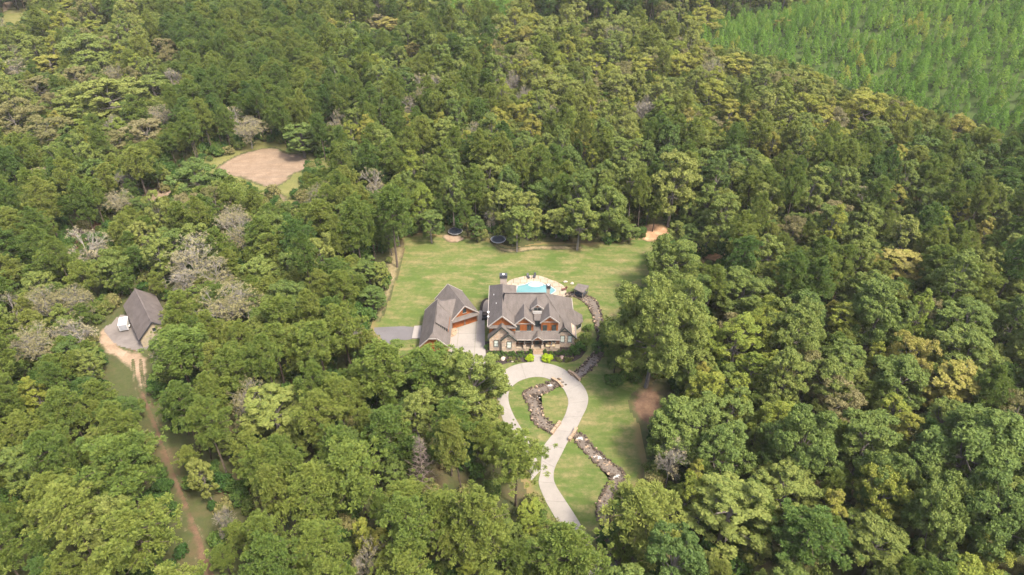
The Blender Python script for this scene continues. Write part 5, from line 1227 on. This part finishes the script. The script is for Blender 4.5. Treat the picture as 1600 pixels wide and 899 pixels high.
for nm, lst in by.items():
    cen, zcs = to_px(np.array([[t[1], t[2], (float(hillz(t[1], t[2])) if t[0] == 'young_pine' else 0) + PROTO[t[0]][t[6]][2] * t[3] * .65] for _, t in lst]))
    sz = np.array([PROTO[t[0]][t[6]][3] * t[4] for _, t in lst]) / zcs
    vis = (cen[:, 0] > 4) & (cen[:, 0] < 1596) & (cen[:, 1] > 3) & (cen[:, 1] < 893)
    order = np.argsort(-(sz + vis * 10)); pick = set(order[:298][vis[order[:298]]].tolist())
    rest = {}
    for k, (i, t) in enumerate(lst):
        h_ = HAND_R.get(i)
        if isinstance(h_, tuple): h_ = special(t[0], t[5], *h_)
        if k in pick: individual(t, h_)
        else: rest.setdefault(t[0], []).append(t)
    for kd, ts in rest.items():
        s = STUFF.get(NAME.get(kd, kd), ('far_wood', 'far wood')); mass(s[0], kd, ts, s[1])
# undergrowth of the wood floor
n = 34000
ys = np.sqrt(R.uniform(52 ** 2, 520 ** 2, n)); xs = R.uniform(-1, 1, n) * (ys * .79 + 80)
pts = np.stack([xs, ys], 1); ok = np.ones(n, bool)
for b in BASE_KEEP: ok &= ~inside(pts, b)
for b in plant_polys: ok &= ~inside(pts, b)
pts = pts[ok]; sc_ = R.uniform(.7, 1.7, len(pts))
q3 = np.stack([pts[:, 0], pts[:, 1], 1.4 * sc_], 1)
q, _ = to_px(q3); hid = np.zeros(len(pts), bool)
q0, _ = to_px(np.stack([pts[:, 0], pts[:, 1], 0 * sc_], 1)); q2, _ = to_px(np.stack([pts[:, 0], pts[:, 1], 2.8 * sc_], 1))
for kp in KEEP[:3]: hid |= inside(q0, kp) | inside(q2, kp) | inside(q + np.array([9., 0]), kp) | inside(q - np.array([9., 0]), kp)
for kp in KEEP: hid |= inside(q, kp)
pts, sc_ = pts[~hid], sc_[~hid]
mass('undergrowth', 'shrub', [['shrub', x, y, s * R.uniform(.7, 1.3), s, float(np.clip(.4 + R.normal() * .28, 0, 1)), int(R.integers(4))] for (x, y), s in zip(pts, sc_)], 'low green undergrowth on the floor of the wood')
# garden shrubs by the house
def shrub(px, py, w, h, tint, lab, kind='shrub', group=None):
    x, y, _ = at(px, py); hh, rr = PROTO[kind][0][2:4]
    return individual([kind, x, y, h / hh, w / 2 / rr, tint, 0], lab, group)
shrub(828.5, 563.0, 2.3, 1.35, .5, 'bright lime shrub left of the front walk', 'lime_shrub'); shrub(855.0, 563.5, 3.0, 1.5, .5, 'bright lime shrub right of the front walk, the wider one', 'lime_shrub')
shrub(903, 550, 4.2, 2.4, .2, 'big dark bush at the right front corner of the house'); shrub(899, 541, 2.4, 2.6, .95, 'pale yellow-flowered bush against the right stone gable')
shrub(914, 532, 3.2, 2.2, .55, 'bright green bush in front of the side bay'); shrub(918, 517, 2.4, 1.8, .45, 'rounded bush right of the side bay'); shrub(912, 541, 2.6, 1.8, .5, 'green bush beyond the dark corner bush')
shrub(761.5, 545, 1.6, 1.4, .35, 'green bush at the left corner of the stone wing'); shrub(829, 552.5, 1.1, 1.3, .3, 'small evergreen left of the porch steps'); shrub(852, 552.5, 1.1, 1.3, .3, 'small evergreen right of the porch steps')
k = 0
for row, (py, tint) in enumerate(((552.5, .25), (555.5, .3), (558.5, .3), (562, .75), (565, .7))):
    for px in np.arange(765 + row * 2.5, 908 - row * 4, 6.4):
        if 822 < px < 862 and py > 553 or 826 < px < 856: continue
        if row >= 3 and not (764 + 2 * row < px < 815 or 868 < px < 900): continue
        if 780 < px < 793 and row >= 3: continue
        side = 'left' if px < 840 else 'right'
        look = 'small dark green shrub in the rows of the ' if tint < .5 else 'small pinkish-brown shrub in the front of the '
        shrub(px + R.normal() * .8, py + R.normal() * .5 + (-3 if px > 872 and row < 3 else 0), R.uniform(.7, 1.1), R.uniform(.5, .8), tint + R.normal() * .08, look + side + ' front bed', 'shrub', 'shrubs of the ' + side + ' front bed')

# small sets of look-alike trees: tell them apart by their place from left to right
sets = {}
for o in SC.objects:
    if o.parent is None and 'category' in o and 'label' in o: sets.setdefault(o['label'], []).append(o)
ORD = ['leftmost', 'second from left', 'third from left', 'fourth from left', 'fifth from left', 'sixth from left', 'seventh from left', 'eighth from left']
for lab, os_ in sets.items():
    if 2 <= len(os_) <= 8 and len(lab.split()) <= 13:
        os_.sort(key=lambda o: to_px(np.array([o.location.x, o.location.y, 8.]))[0][0])
        for k, o in enumerate(os_): o['label'] = lab + ', ' + ('rightmost' if k == len(os_) - 1 else ORD[k])

# thin summer haze over the whole place
hz = MB(); hz.box(-700, 700, -60, 760, -1.0, 113.0); haze = hz.build('haze', [], kind='stuff')
hm = bpy.data.materials.new('haze_air'); hm.use_nodes = True; hn = hm.node_tree; hn.nodes.remove(hn.nodes['Principled BSDF'])
pv = hn.nodes.new('ShaderNodeVolumePrincipled'); pv.inputs['Density'].default_value = HAZE; pv.inputs['Color'].default_value = (1, 1, .97, 1); pv.inputs['Anisotropy'].default_value = .2
hn.links.new(pv.outputs[0], hn.nodes['Material Output'].inputs['Volume']); haze.data.materials.append(hm)
haze['label'] = 'thin pale haze over the woods'
